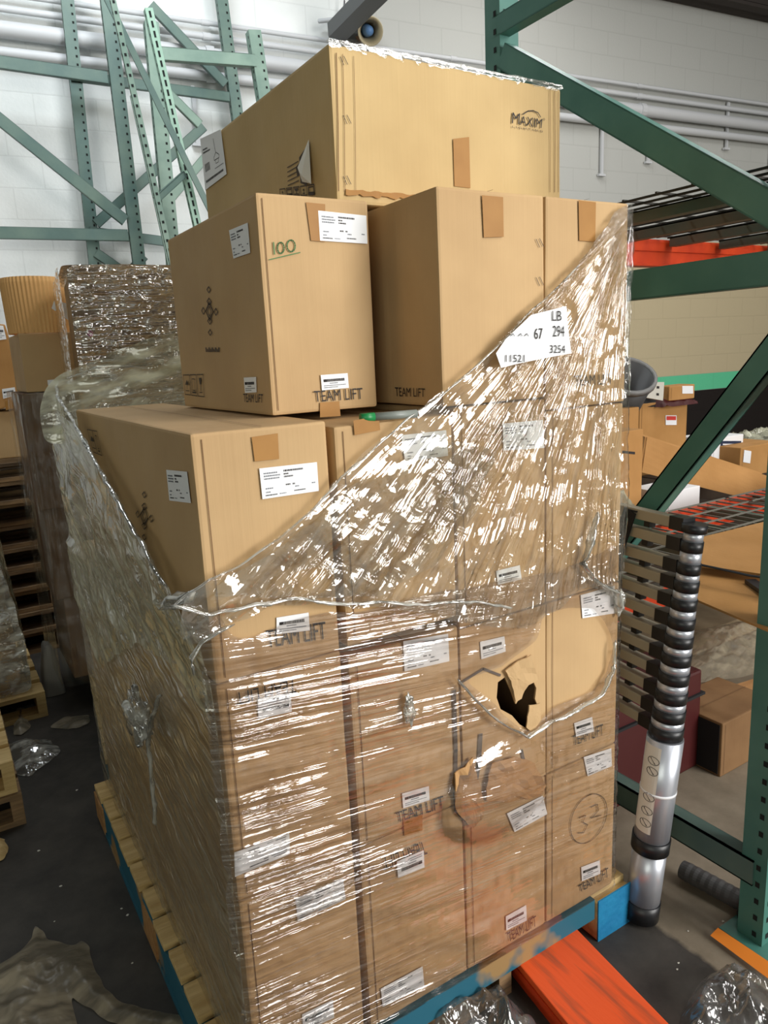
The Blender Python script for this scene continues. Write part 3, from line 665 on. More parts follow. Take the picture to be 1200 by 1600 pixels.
root = empty('cardboard_tray', PY((1100, 770), 1.15), 'long shallow cardboard tray leaning across the shelf behind the rack', 'cardboard tray')
A = PY((1010, 683), 1.35); B = PY((1225, 752), 1.05); Cc = PY((1182, 783), 1.05); D = PY((1002, 738), 1.35)

slab('front_panel', [A, B, Cc, D], .006, M['cardbg'], parent=root)
bk = Vector((.12, .20, .01)); slab('bottom_panel', [D + bk, Cc + bk, Cc, D], .006, M['cardin'], parent=root); slab('back_panel', [A + bk, B + bk, Cc + bk, D + bk], .006, M['cardbg'], parent=root)
slab('end_panel', [A + bk, A, D, D + bk], .006, M['cardbg'], parent=root)
o = bx('upright carton with small red label below the dark bucket', 1000, 632, 1070, 735, 1.78, .3, zb=BZ); 
mb = MB(); q = q4(PY, 1.777, (1040, 649), (1057, 649), (1057, 664), (1040, 664)); mb.hexa([v for v in q] + [v + qn(q) * .0008 for v in q], 0); quad(mb, q, .06, .94, .08, .5, .0014, 1); mb.build('red_label', [M['white'], mat('red_print', (200, 60, 50), .6)], o)
bx('small open carton left of the red-labelled carton', 962, 640, 997, 705, 1.6, .16, zb=BZ)
o = None
# bucket
c = PY((982, 628), 1.9); root = empty('plant_bucket', c, 'dark grey plastic bucket lying tilted on top of the cartons', 'bucket')
def lathe(prof, c, ax, n=24):
    ax = Vector(ax).normalized(); a = ax.orthogonal().normalized(); b = ax.cross(a); vs = []
    for t_, r_ in prof:
        for k in range(n): th = 2 * math.pi * k / n; vs.append(Vector(c) + ax * t_ + a * math.cos(th) * r_ + b * math.sin(th) * r_)
    return vs, [(i * n + k, i * n + (k + 1) % n, (i + 1) * n + (k + 1) % n, (i + 1) * n + k) for i in range(len(prof) - 1) for k in range(n)]
grm = mat('dark_grey_plastic', (70, 70, 70), .5)
bc = PY((972, 612), 1.75); ax = Vector((-.25, -.5, .75))
MB().add(*lathe([(-.18, 0), (-.18, .12), (.12, .155), (.12, .145), (-.17, .11), (-.17, 0)], bc, ax)).build('bucket_body', grm, root, smooth=True)
MB().add(*lathe([(.10, .158), (.10, .168), (.13, .168), (.13, .150), (.10, .150)], bc, ax)).build('bucket_rim', mat('rim_grey', (120, 120, 118), .5), root, smooth=True)
mb = MB(); q = q4(PY, 1.72, (1003, 597), (1038, 597), (1036, 626), (1003, 620)); n = qn(q); mb.hexa([v - n * .03 for v in q] + [v for v in q], 0)
for u in (.25, .72):
    for v in (.3, .7): quad(mb, q, u - .06, u + .06, v - .07, v + .07, .0015, 1)
tag(mb.build('white_bracket_plate', [M['blank'], M['ink']]), 'white plastic plate with four holes beside the dark bucket', 'plate')
o = bx('small carton with white label on the dark red bundle', 1046, 604, 1085, 622, 1.72, .12); label(o, q4(PY, 1.718, (1066, 603), (1083, 603), (1083, 615), (1066, 615)), 'plain', 'white_label')
pa = [PY(p, 1.72) for p in ((1035, 622), (1090, 616))]; zc = pa[0].z
heap('dark_red_bundle', [(pa[0].x, 1.70), (pa[1].x, 1.70), (pa[1].x, 1.98), (pa[0].x, 1.98)], PY((1060, 632), 1.78).z - .002, .07, M['red'], 'dark red cloth bundle lying on top of the red-labelled carton', 'bundle')
heap('black_cloth', [(pa[0].x - .25, 1.80), (pa[0].x + .12, 1.76), (pa[0].x + .14, 1.98), (pa[0].x - .25, 1.98)], PY((1060, 632), 1.78).z, .10, M['strap'], 'crumpled black cloth between the bucket and the red bundle', 'cloth')
o = bx('blue and white carton right of the green diagonal brace', 1113, 686, 1160, 712, 1.7, .25, m='white', name='printed_carton')
mb = MB(); q = q4(PY, 1.697, (1126, 689), (1158, 689), (1158, 703), (1126, 703)); quad(mb, q, 0, 1, 0, .3, .001); quad(mb, q, 0, 1, .45, .7, .001); quad(mb, q, 0, .1, 0, 1, .001); mb.build('printed_band', M['navy'], o)
o = bx('small brown carton with white label at right frame edge', 1158, 700, 1215, 735, 1.55, .25); label(o, q4(PY, 1.547, (1163, 703), (1174, 705), (1172, 724), (1161, 722)), 'plain', 'white_label')
p0 = PY((1120, 690), 1.8)
heap('white_foam_wrap', [(p0.x, 1.75), (p0.x + 1.1, 1.75), (p0.x + 1.1, 2.02), (p0.x, 2.02)], PY((1150, 700), 1.8).z, .14, M['film_milky'], 'heap of white plastic wrap behind the blue and white carton', 'plastic wrap')
o = carton(PY((1035, 780), 1.06).x, PY((1088, 770), 1.06).x, 1.04, 1.25, PY((1060, 797), 1.06).z, PY((1060, 764), 1.06).z, 'plain white box on the shelf under the long tray', 'box', None, 'white', 'white_box', bev=.003)
p0 = PY((965, 760), 1.07)
heap('crumpled_film', [(p0.x - .12, 1.03), (p0.x + .12, 1.03), (p0.x + .12, 1.14), (p0.x - .12, 1.14)], BZ, .17, M['film_milky'], 'crumpled clear plastic on shelf left of the plain white box', 'plastic wrap')
p0 = PY((1190, 800), 1.0)
heap('crumpled_film', [(p0.x - .05, 1.03), (p0.x + .35, 1.03), (p0.x + .35, 1.25), (p0.x - .05, 1.25)], .62, .12, M['film_milky'], 'crumpled pale plastic at right end of the shelf below tray', 'plastic wrap')
# goods on the floor in the rack bay
def flo(px, z=0): return PZ(px, z)
a = flo((1000, 1210)); o = carton(1.42, 1.98, .36, .60, 0, .40, 'dark red case on the floor behind the telescoping ladder', 'case', None, 'red', 'red_case', bev=.01, seam=False)
MB().box(1.41, 1.99, .35, .61, .30, .31).build('lid_seam', M['strap'], o)
a = flo((1125, 1215)); o = carton(a.x, a.x + .34, a.y, a.y + .25, 0, .22, 'brown carton with a black end on the floor of the rack bay', 'cardboard box', None, 'cardshade', 'cardboard_box')
MB().box(a.x - .0035, a.x - .002, a.y + .01, a.y + .24, .01, .21).build('black_end', M['strap'], o)
slab('wooden_plank', [PZ((1062, 1105), .12), PZ((1215, 1058), .12), PZ((1215, 1100), .10), PZ((1062, 1150), .10)], .03, M['woodp'], 'wooden plank lying flat across the rack bay floor', 'plank')
heap('dusty_plastic_sheet', [tuple(PZ(p, .12)[:2]) for p in ((1060, 1070), (1065, 990), (1215, 960), (1215, 1050))], .115, .10, M['film_dirty'], 'dusty plastic sheet piled behind the plank under the lower deck', 'plastic sheet')
carton(PZ((1065, 1060), .0).x, PZ((1065, 1060), .0).x + 1.0, 1.0, 1.6, 0, .11, 'low dark pallet of goods under the dusty plastic sheet', 'pallet', None, 'kraft', 'low_platform')
root = empty('cable_roll', flo((1110, 1375)), 'black ribbed roller lying on the floor below the rack frame brace', 'roller')
a = PZ((1066, 1358), .035); b = PZ((1135, 1395), .035); n = 14
vs, fs = lathe([(0, 0), (0, .027)] + [(.01 + .012 * k, (.029 if k % 2 else .0275)) for k in range(14)] + [(.19, .025), (.19, 0)], a, b - a); MB().add(vs, fs).build('roller_body', grm, root, smooth=False)
d_ = (b - a).normalized(); vs, fs = lathe([(.19, 0), (.19, .05), (.20, .05), (.20, 0)], a, d_); MB().add(vs, fs).build('roller_flange', M['black'], root)
vs, fs = lathe([(.20, .018), (.34, .018), (.34, 0)], a, d_); MB().add(vs, fs).build('roller_axle', M['black'], root)
# =================================================================== TELESCOPING LADDER
root = empty('telescoping_ladder', (1.19, -.02, 0), 'collapsed telescoping aluminium ladder leaning on the green rack frame', 'ladder')
T = PX((1086, 818), 1.235); F = PZ((1001, 1428), .012); F = Vector((F.x, F.y, .012))
RD = Vector((.12, .99, 0)).normalized(); RL = .43; axd = (T - F).normalized()
def on_axis(ypix):   # parameter on rail whose projection has this pixel row
    lo, hi = 0.0, 1.0
    for _ in range(30):
        mid = (lo + hi) / 2; p = F.lerp(T, mid) - CAM
        cx = [sum(R[i][j] * p[i] for i in range(3)) for j in range(3)]
        if 800 + FPX * cx[1] / cx[2] > ypix: lo = mid
        else: hi = mid
    return F.lerp(T, lo)
bands = [822, 853, 887, 914, 942, 971, 999, 1027, 1056, 1085, 1113, 1140]
def cyl(name, a, b, r, m, parent, n=28, bev=.0):
    ax = b - a; L_ = ax.length; vs, fs = lathe([(0, 0), (0, r), (L_, r), (L_, 0)], a, ax, n)
    o = MB().add(vs, fs).build(name, m, parent); me = o.data
    for p in me.polygons: p.use_smooth = abs(p.normal.dot(ax.normalized())) < .5
    return o
for rail, off in enumerate((Vector((0, 0, 0)), RD * RL)):
    rr = [.024 + .0017 * k for k in range(12)]
    cyl('foot_cap', F + off - axd * .0, on_axis(1402) + off, .049, M['black'], root)
    cyl('outer_tube', on_axis(1402) + off, on_axis(1322) + off, .046, M['alu'], root)
    cyl('collar', on_axis(1324) + off, on_axis(1304) + off, .0515, M['black'], root)
    cyl('joint_ring', on_axis(1233) + off, on_axis(1229) + off, .0485, M['white'], root)
    cyl('labelled_tube', on_axis(1306) + off, on_axis(1150) + off, .0475, M['alu'], root)
    for k, yb in enumerate(bands):
        r_ = rr[k]; hh = 8.2 if k else 9.0; a = on_axis(yb + hh) + off; b = on_axis(yb - hh) + off
        cyl('collar', a, b, r_ + .0015 if k else .031, M['black'], root)
        if k: cyl('tube_section', on_axis(yb - 8) + off, on_axis(bands[k - 1] + 8) + off, r_ - .001, M['alu'], root)
# ribs on the top cap
for k, yb in enumerate(bands):
    c = on_axis(yb) ; a = c + RD * (.03 + .0017 * k); b = c + RD * (RL - .03 - .0017 * k)
    a2 = a + RD * .025; b2 = b - RD * .025
    up = axd; sx_ = RD.cross(up).normalized()
    o = MB().bar(a2, b2, .034, .028, side=sx_).build('rung', M['rung'], root, bevel=.003)
    MB().bar(a - RD * .012, a2 + RD * .008, .042, .034, side=sx_).build('rung_socket', M['black'], o); MB().bar(b2 - RD * .008, b + RD * .012, .042, .034, side=sx_).build('rung_socket', M['black'], o)
    if k < 11: MB().bar(c + RD * RL * .34 - up * .016, c + RD * RL * .34 - up * .030, .022, .02, side=sx_).build('rung_spacer', M['black'], o)
# strap around the rungs
c = on_axis(806) + RD * .20; e = on_axis(1180) + RD * .34; sx_ = RD.cross(axd).normalized(); 
if sx_.dot(CAM - c) < 0: sx_ = -sx_
P = [c - sx_ * .03, c + sx_ * .022] + [c.lerp(e, t_) + sx_ * (.024 + .002 * math.sin(9 * t_)) for t_ in (.15, .3, .45, .6, .8, 1)]
mb = MB()
for a, b in zip(P, P[1:]): mb.bar(a, b, .045, .004, side=RD)
tag(mb.build('carry_strap', M['strap'], root))
# sticker on labelled tube
mb = MB(); p0 = on_axis(1290); p1 = on_axis(1158); ca = (CAM - p0); ca = (ca - axd * ca.dot(axd)).normalized(); cb = axd.cross(ca); r_ = .0480; n = 8
th0, th1 = math.radians(5), math.radians(75); sgn = 1 if cb.dot(Vector((-1, .3, 0))) > 0 else -1; vs = []
for i in range(n + 1):
    th = (th0 + (th1 - th0) * i / n) * sgn; d_ = ca * math.cos(th) + cb * math.sin(th); vs += [p0 + d_ * r_, p1 + d_ * r_]
mb.add(vs, [(2 * i, 2 * i + 2, 2 * i + 3, 2 * i + 1) for i in range(n)])
def onst(u, v):  # u along arc, v along tube
    th = (th0 + (th1 - th0) * u) * sgn; return p0.lerp(p1, v) + (ca * math.cos(th) + cb * math.sin(th)) * (r_ + .0006)
for v0 in (.12, .26, .42, .72, .84):
    pts = [(.3 + .28 * math.cos(t_) , v0 + .045 * math.sin(t_)) for t_ in [k * math.pi / 5 for k in range(11)]]
    for (u_, v_), (u2, v2) in zip(pts, pts[1:]):
        a = onst(u_, v_); b = onst(u2, v2); s_ = (b - a).cross(ca).normalized() * .0008; mb.add([a - s_, b - s_, b + s_, a + s_], [(0, 1, 2, 3)], 1)
    a = onst(.2, v0 - .03); b = onst(.45, v0 + .03); s_ = (b - a).cross(ca).normalized() * .0012; mb.add([a - s_, b - s_, b + s_, a + s_], [(0, 1, 2, 3)], 1)
mb.build('warning_sticker', [M['sticker'], M['ink']], root)
# =================================================================== MAIN PALLET
root = empty('wooden_pallet', (.55, .7, 0), 'yellow and blue wooden pallet carrying the tall wrapped load', 'pallet')
px0, px1, py0, py1 = -.035, 1.135, -.012, 1.435
nb = 11; pitch = (py1 - py0) / nb
for k in range(nb):
    y0 = py0 + k * pitch; wdt = pitch * random.uniform(.84, .93)
    MB().box(px0 + random.uniform(0, .008), px1, y0 + (.022 if k == 0 else .004), y0 + wdt, .118, .138).build('deck_board', M['wood'], root, bevel=.002)
for x0, x1 in ((px0 + .004, px0 + .035), (.42, .46), (.66, .70)):
    MB().box(x0, x1, py0 + .01, py1 - .01, .022, .118).build('stringer', M['bluew'] if x0 < .1 else M['woodd'], root)
for yb in (.0, .62, 1.29):
    MB().box(px1 - .13, px1, py0 + yb, py0 + yb + .13, .0, .118).build('block', M['wood'], root, bevel=.004)
    MB().box(px0 - .002, px0 + .10, py0 + yb + .005, py0 + yb + .14, .012, .112).build('block', M['woodp'], root)
MB().box(px1 - .131, px1 + .001, py0 - .004, py0, .0, .128).build('painted_block_face', M['blue'], root)
MB().box(px0, px1 - .14, py0 + .002, py0 + .02, .075, .137).build('front_rail', M['bluew'], root)
MB().box(px0, px0 + .1, py0 + .01, py1, .0, .02).build('bottom_board', M['bluew'], root)
MB().box(.35, .7, py0 + .01, py1, .0, .02).build('bottom_board', M['woodd'], root)
for o in root.children:
    pass
# =================================================================== BOXES ON THE PALLET
Z0, Z1, Z2, Z3, Z4 = .14, .600, 1.052, 1.503, 1.925
XC = [.018, .272, .288, .562, .566, .822, .826, 1.078]
g = None
lab = {
 (0, 0): 'bottom left corner carton under film, with two slanted labels', (1, 0): 'bottom carton second from the left corner, lettering upside down',
 (2, 0): 'bottom carton third from the left corner, above the blue rail', (3, 0): 'bottom right carton with a circled number in pen',
 (0, 1): 'second-layer left corner carton with upside-down lettering and inverted label', (1, 1): 'second-layer carton left of the torn one, crisp white label at top',
 (2, 1): 'torn second-layer carton with a ragged dark hole', (3, 1): 'second-layer carton at right edge seen through the round gap in film',
 (0, 2): 'third-layer left corner carton with white label, film pulled down', (1, 2): 'third-layer carton under the marker pen, mostly under creased film',
 (2, 2): 'third-layer carton in the middle right under creased film', (3, 2): 'third-layer carton at the right edge under film'}
BX = {}
zl_ = {0: (Z0, Z1 + .002), 1: (Z1 + .004, Z2), 2: (Z2 + .002, Z3)}
def torn_box(x0, x1, y0, y1, z0, z1, hole, lab):
    b = bmesh.new(); loc = Vector(((x0 + x1) / 2, (y0 + y1) / 2, z0))
    outer = [(x0, z0), (x1, z0), (x1, z1), (x0, z1)]
    vo = [b.verts.new((x, y0, z)) for x, z in outer]; vh = [b.verts.new((x, y0, z)) for x, z in hole]
    eo = [b.edges.new((vo[i], vo[(i + 1) % 4])) for i in range(4)]; eh = [b.edges.new((vh[i], vh[(i + 1) % len(vh)])) for i in range(len(vh))]
    bmesh.ops.triangle_fill(b, edges=eo + eh, use_beauty=True)
    vb = [b.verts.new((x, y1, z)) for x, z in outer]; b.faces.new(vb[::-1])
    for i in range(4): b.faces.new((vo[i], vb[i], vb[(i + 1) % 4], vo[(i + 1) % 4]))
    # wall thickness of the torn hole and the dark cavity
    vi = [b.verts.new((v.co.x, y0 + .005, v.co.z)) for v in vh]
    for i in range(len(vh)): f = b.faces.new((vh[i], vh[(i + 1) % len(vh)], vi[(i + 1) % len(vh)], vi[i])); f.material_index = 2
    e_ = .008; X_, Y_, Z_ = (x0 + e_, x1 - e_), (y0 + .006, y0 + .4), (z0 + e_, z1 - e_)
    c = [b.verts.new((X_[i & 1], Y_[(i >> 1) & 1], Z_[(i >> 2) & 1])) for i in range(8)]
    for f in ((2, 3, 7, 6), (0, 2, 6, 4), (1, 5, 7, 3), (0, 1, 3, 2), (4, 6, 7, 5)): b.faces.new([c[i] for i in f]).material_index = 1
    bmesh.ops.recalc_face_normals(b, faces=b.faces)
    for v in b.verts: v.co -= loc
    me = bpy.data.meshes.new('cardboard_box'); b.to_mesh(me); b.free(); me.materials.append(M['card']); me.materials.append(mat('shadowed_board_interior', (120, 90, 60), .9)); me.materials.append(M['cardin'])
    o = bpy.data.objects.new('cardboard_box', me); COL.objects.link(o); o.location = loc; tag(o, lab, 'cardboard box'); return o
hole_px = [(778, 1066), (789, 1058), (800, 1082), (806, 1100), (814, 1088), (822, 1070), (833, 1064), (838, 1075), (836, 1092), (842, 1108), (838, 1128), (826, 1140), (812, 1132), (800, 1118), (782, 1108), (776, 1090)]
hole = [(p.x, p.z) for p in (PY(p, 0) for p in hole_px)]
for (c, l), t_ in lab.items():
    z0, z1 = zl_[l]
    if c in (2, 3): z0 = {0: Z0, 1: .575, 2: 1.025}[l]; z1 = {0: .573, 1: 1.022, 2: Z3 if c == 2 else 1.475}[l]
    if c == 1 and l < 2: z1 -= .02 * (l + 0); 
    if (c, l) == (1, 2): z1 = PY((560, 663), 0).z
    if (c, l) == (2, 1): BX[c, l] = torn_box(XC[4], XC[5], 0, .97, z0, z1, hole, t_); continue
    yb = 1.05 if (c, l) == (0, 2) else .97
    BX[c, l] = carton(XC[2 * c], XC[2 * c + 1], random.uniform(0, .002), yb, z0, z1, t_, group=g)
carton(.02, .54, .98 + .02, 1.41, Z0, Z1, 'lowest carton at the rear left of the wrapped load', 'cardboard box')
carton(.02, .54, .98 + .02, 1.41, Z1 + .004, Z2 - .01, 'upper carton at the rear left of the wrapped load', 'cardboard box')
A = carton(.238, .484, .161, .74, Z3 + .004, Z4, 'upright carton marked 100 in green with diamond emblem on its side', crease=.012)
Bb = carton(.540, .819, 0, .97, Z3 + .004, Z4, 'tall upper carton with brown tape strip between the 100 carton and seam', crease=0)
B2 = carton(.823, 1.083, 0, .97, 1.477, Z4, 'upper right corner carton half covered by the film edge', crease=0)
TPY = .235; TPX = .455
TB = carton(TPX, 1.105, TPY, 1.03, 1.932, 2.236, 'large worn carton lying on top of the whole stack', m='cardmax', bev=.007, crease=0)
# --- prints, labels, tape
F0 = -.0026
fy = lambda *p: q4(PY, F0, *p)
fx = lambda *p: q4(PX, XC[0] - .0026, *p)
b = BX[0, 2]
label(b, fy((405, 732), (495, 722), (498, 767), (410, 780))); tape(b, fy((393, 683), (434, 677), (436, 717), (398, 721)))
lift_text(b, fy((415, 985), (508, 971), (510, 998), (418, 1012))); label(b, fy((432, 965), (482, 957), (484, 985), (432, 991)), 'bar')
label(b, fx((260, 734), (292, 737), (298, 786), (265, 782))); diamonds(b, fx((212, 765), (240, 772), (240, 850), (212, 838))); icons(b, fx((136, 671), (152, 674), (160, 712), (146, 706)), 2)
b = BX[1, 2]; tape(b, fy((552, 657), (592, 650), (594, 672), (554, 680))); label(b, fy((627, 680), (697, 672), (700, 712), (633, 722)))
b = BX[2, 2]; label(b, fy((785, 662), (848, 656), (850, 700), (787, 704))); label(b, fy((775, 892), (812, 883), (815, 905), (778, 914)), 'bar')
b = BX[3, 2]; label(b, fy((907, 930), (960, 915), (962, 958), (910, 966)))
b = BX[0, 1]; lift_text(b, fy((367, 1083), (462, 1060), (463, 1082), (370, 1102)), flip=True); label(b, fy((402, 1092), (454, 1082), (456, 1112), (404, 1123)), 'bar', flip=True)
label(b, fy((366, 1332), (452, 1302), (453, 1334), (367, 1370)), flip=True)
b = BX[0, 0]; label(b, fy((462, 1404), (536, 1372), (540, 1405), (465, 1440))); label(b, fy((472, 1585), (520, 1562), (522, 1590), (474, 1612)), 'bar')
b = BX[1, 1]; label(b, fy((630, 1002), (700, 990), (702, 1033), (632, 1049))); lift_text(b, fy((618, 1270), (692, 1243), (694, 1262), (621, 1285))); label(b, fy((628, 1240), (670, 1228), (671, 1250), (630, 1263)), 'bar'); tape(b, fy((630, 1280), (660, 1272), (660, 1298), (632, 1306)))
b = BX[1, 0]; lift_text(b, fy((597, 1340), (662, 1314), (668, 1334), (600, 1360)), flip=True); label(b, fy((620, 1346), (662, 1328), (663, 1355), (622, 1372)), 'bar', flip=True)
label(b, fy((595, 1545), (660, 1510), (663, 1542), (598, 1573)))
b = BX[2, 1]; label(b, fy((750, 1003), (788, 994), (790, 1018), (752, 1030)), 'bar'); label(b, fy((792, 1271), (848, 1243), (855, 1272), (804, 1300)))
b = BX[2, 0]; label(b, fy((790, 1432), (822, 1414), (823, 1438), (791, 1454)), 'bar'); lift_text(b, fy((792, 1458), (837, 1430), (838, 1446), (795, 1472)))
b = BX[3, 1]; label(b, fy((897, 1130), (925, 1120), (928, 1143), (900, 1151)), 'bar'); lift_text(b, fy((895, 1150), (942, 1131), (943, 1148), (896, 1165)))
b = BX[3, 0]; label(b, fy((912, 1183), (955, 1169), (956, 1197), (918, 1213))); label(b, fy((908, 1355), (937, 1344), (938, 1365), (909, 1377)), 'bar'); lift_text(b, fy((903, 1384), (950, 1355), (951, 1370), (906, 1394)))
q = fy((888, 1245), (950, 1235), (950, 1310), (890, 1325)); mb = MB()
stroke(mb, q, [(.5 + .46 * math.cos(t_) - .1 * math.sin(t_), .5 + .48 * math.sin(t_)) for t_ in [k * math.pi / 12 for k in range(26)]], .0022)
stroke(mb, q, [(.25, .45), (.42, .42), (.34, .54), (.46, .62), (.36, .76), (.22, .74)], .0022); stroke(mb, q, [(.55, .28), (.72, .24), (.74, .38), (.56, .50), (.82, .48)], .0022)
mb.build('circled_handwriting', M['pen'], b)
b = A; fa = lambda *p: q4(PY, .161 - .0026, *p); fax = lambda *p: q4(PX, .238 - .0026, *p)
tape(b, fa((478, 316), (508, 319), (508, 378), (486, 376))); label(b, fa((497, 329), (572, 337), (574, 381), (500, 376)))
label(b, fa((501, 586), (543, 583), (545, 606), (503, 610)), 'bar'); lift_text(b, fa((490, 611), (566, 606), (567, 623), (492, 628))); tape(b, fa((500, 629), (530, 627), (532, 650), (500, 652)))
q = fa((423, 378), (465, 374), (467, 398), (423, 402)); mb = MB(); w = .0024
stroke(mb, q, [(.10, .05), (.13, .82)], w); stroke(mb, q, [(.36 + .12 * math.cos(t_), .45 + .36 * math.sin(t_)) for t_ in [k * math.pi / 7 for k in range(15)]], w)
stroke(mb, q, [(.74 + .15 * math.cos(t_), .38 + .38 * math.sin(t_)) for t_ in [k * math.pi / 7 for k in range(15)]], w); stroke(mb, q, [(-.05, 1.15), (.5, 1.0), (1.05, .86)], w * .7)
mb.build('handwritten_number', M['green_ink'], b)
label(b, fax((358, 360), (387, 348), (391, 395), (365, 404))); diamonds(b, fax((313, 447), (340, 449), (342, 525), (316, 523))); icons(b, fax((286, 586), (318, 585), (320, 620), (289, 616)))
label(b, fax((381, 590), (400, 589), (401, 613), (383, 614)), 'bar'); lift_text(b, fax((380, 615), (411, 616), (411, 629), (381, 628)))
mb = MB(); q = fax((321, 541), (344, 541), (344, 550), (322, 550)); 
for k in range(9): quad(mb, q, k / 9, k / 9 + .07, .2 + .3 * (k % 2), 1, .0006)
mb.build('faint_print', M['inkb'], b)
b = Bb; lift_text(b, q4(PX, .540 - .0026, (617, 605), (664, 607), (664, 620), (618, 619))); tape(b, fy((753, 305), (786, 308), (787, 370), (756, 371)))
def ticks(b, pts, plane, fn=PY):
    mb = MB()
    for x, y in pts:
        q = q4(fn, plane, (x - 6, y - 8), (x + 8, y - 8), (x + 8, y + 8), (x - 6, y + 8)); stroke(mb, q, [(.1, .1), (.5, .9)], .0014); stroke(mb, q, [(.5, .05), (.95, .85)], .0014)
    mb.build('staple_marks', M['ink'], b)
ticks(b, [(842, 380), (842, 440)], F0)
b = B2; tape(b, fy((904, 313), (931, 316), (930, 378), (905, 376))); lift_text(b, fy((897, 587), (957, 584), (957, 600), (898, 603)))
b = TB; ft = lambda *p: q4(PY, TPY - .0028, *p); ftx = lambda *p: q4(PX, TPX - .0028, *p)
tape(b, ft((708, 217), (733, 214), (735, 294), (710, 291))); 
q = ft((801, 173), (853, 181), (850, 208), (799, 200)); mb = MB()
put_text(mb, q, 'M', r=(0, .22, .1, .72)); put_text(mb, q, 'AXIM', r=(.24, .9, .22, .74)); put_text(mb, q, 'L I G H T I N G', r=(.02, .95, .86, .97))
stroke(mb, q, [(.3, .12), (.45, -.12), (.6, -.18), (.75, -.1), (.84, .12)], .0022); stroke(mb, q, [(.95 + .025 * math.cos(k), .22 + .06 * math.sin(k)) for k in range(7)], .001)
mb.build('printed_logo', M['ink'], b)
mb = MB(); q = ft((520, 75), (880, 140), (880, 305), (524, 305))
for u_, w_ in ((.012, .002), (.035, .0012), (.075, .001), (.93, .0012), (.955, .0016), (.975, .0012)): stroke(mb, q, [(u_, .03), (u_ + .002, .5), (u_, .97)], w_, lift=.0003)
mb.build('worn_crease', M['seam'], b)
ticks(b, [(536, 95), (541, 187), (541, 282)], TPY - .0028)
label(b, ftx((313, 217), (345, 202), (354, 272), (321, 297)), 'product', 'product_label')
icons(b, ftx((436, 296), (492, 288), (493, 304), (437, 307)), 5)
mb = MB(); q = ftx((449, 262), (466, 252), (467, 282), (450, 290))
for k in range(5): stroke(mb, q, [(0, k / 4), (1, k / 4)], .002)
mb.build('printed_text_block', M['inkb'], b)
# torn white scar on its left side: lifted paper
q = ftx((466, 262), (485, 218), (494, 288), (474, 284)); mb = MB(); n = qn(q)
mb.add([q[0] + n * .002, q[1] + n * .004, q[2] + n * .012, q[3] + n * .003, (q[0] + q[2]) / 2 + n * .014], [(0, 1, 4), (1, 2, 4), (2, 3, 4), (3, 0, 4)]); mb.build('peeled_paper', M['sticker'], b)
mb = MB(); q = ftx((468, 246), (484, 222), (480, 290), (470, 286)); quad(mb, q, 0, 1, 0, 1, .001); quad(mb, q, -.4, .2, .2, .7, .001); mb.build('torn_scar', M['inkb'], b)
# worn paper edges on the top box
z = 2.238
def ragged(parent, a, b, n_, w, m, name):
    mb = MB(); a = Vector(a); b = Vector(b); rnd = random.Random(3); prev = None; vs = []
    for i in range(n_ + 1):
        p = a.lerp(b, i / n_); vs += [p + Vector((0, .012, .003 + rnd.random() * .004)), p + Vector((0, -.003, .004 + rnd.random() * .003)), p + Vector((rnd.uniform(-.006, .006), -.005, -w * rnd.uniform(.2, 1.0)))]
    fs = []
    for i in range(n_): fs += [(3 * i, 3 * i + 3, 3 * i + 4, 3 * i + 1), (3 * i + 1, 3 * i + 4, 3 * i + 5, 3 * i + 2)]
    mb.add(vs, fs); mb.uv = [(v.x, v.z * 3 + v.y) for v in mb.v]; return mb.build(name, m, parent)
ragged(TB, (TPX, TPY, z), (1.105, TPY, z), 60, .014, M['film_dark'], 'film_remnant')
ragged(TB, (TPX + .02, TPY, 1.955), (.68, TPY, 1.955), 20, .009, M['tape'], 'edge_tape')
# torn cardboard flaps below the hole
def crumple(name, px, fn, plane, push, m, parent, seed=0, sub=3):
    P = [fn(p, plane) for p in px]; c = sum(P, Vector()) / len(P); b = bmesh.new(); vs = [b.verts.new(p) for p in P]; cc = b.verts.new(c)
    for i in range(len(vs)): b.faces.new((vs[i], vs[(i + 1) % len(vs)], cc))
    bmesh.ops.subdivide_edges(b, edges=b.edges[:], cuts=sub, use_grid_fill=True); bmesh.ops.triangulate(b, faces=b.faces[:])
    for v in b.verts:
        r_ = noise.noise(v.co * 22 + Vector((seed, 0, 0))); d = min((v.co - p).length for p in P)
        v.co.y += -push * (.35 + .65 * abs(r_) * 1.6); v.co.x += noise.noise(v.co * 40) * .004; v.co.z += noise.noise(v.co * 38 + Vector((9, 9, 9))) * .004
    base = worg(parent)
    for v in b.verts: v.co -= base
    me = bpy.data.meshes.new(name); b.to_mesh(me); b.free(); me.materials.append(m); o = bpy.data.objects.new(name, me); COL.objects.link(o); o.parent = parent
    sm = o.modifiers.new('thick', 'SOLIDIFY'); sm.thickness = .003; return o
b = BX[2, 1]
crumple('torn_flap', [(705, 1205), (722, 1195), (735, 1180), (742, 1215), (752, 1250), (748, 1275), (735, 1290), (712, 1268), (704, 1240)], PY, -.002, .015, M['cardin'], b, 2)
crumple('torn_flap', [(765, 1190), (800, 1178), (830, 1190), (848, 1225), (835, 1240), (800, 1248), (775, 1250), (752, 1245), (758, 1215)], PY, -.002, .017, M['cardin'], b, 5)
crumple('torn_flap', [(786, 1048), (800, 1035), (826, 1022), (838, 1060), (822, 1068), (812, 1090), (803, 1095), (796, 1062)], PY, -.003, .008, M['card'], b, 7)
crumple('torn_flap', [(824, 1100), (840, 1098), (843, 1128), (830, 1142), (820, 1135)], PY, -.004, .006, M['card'], b, 8)
mb = MB(); q = fy((700, 1050), (790, 1050), (790, 1290), (700, 1290))
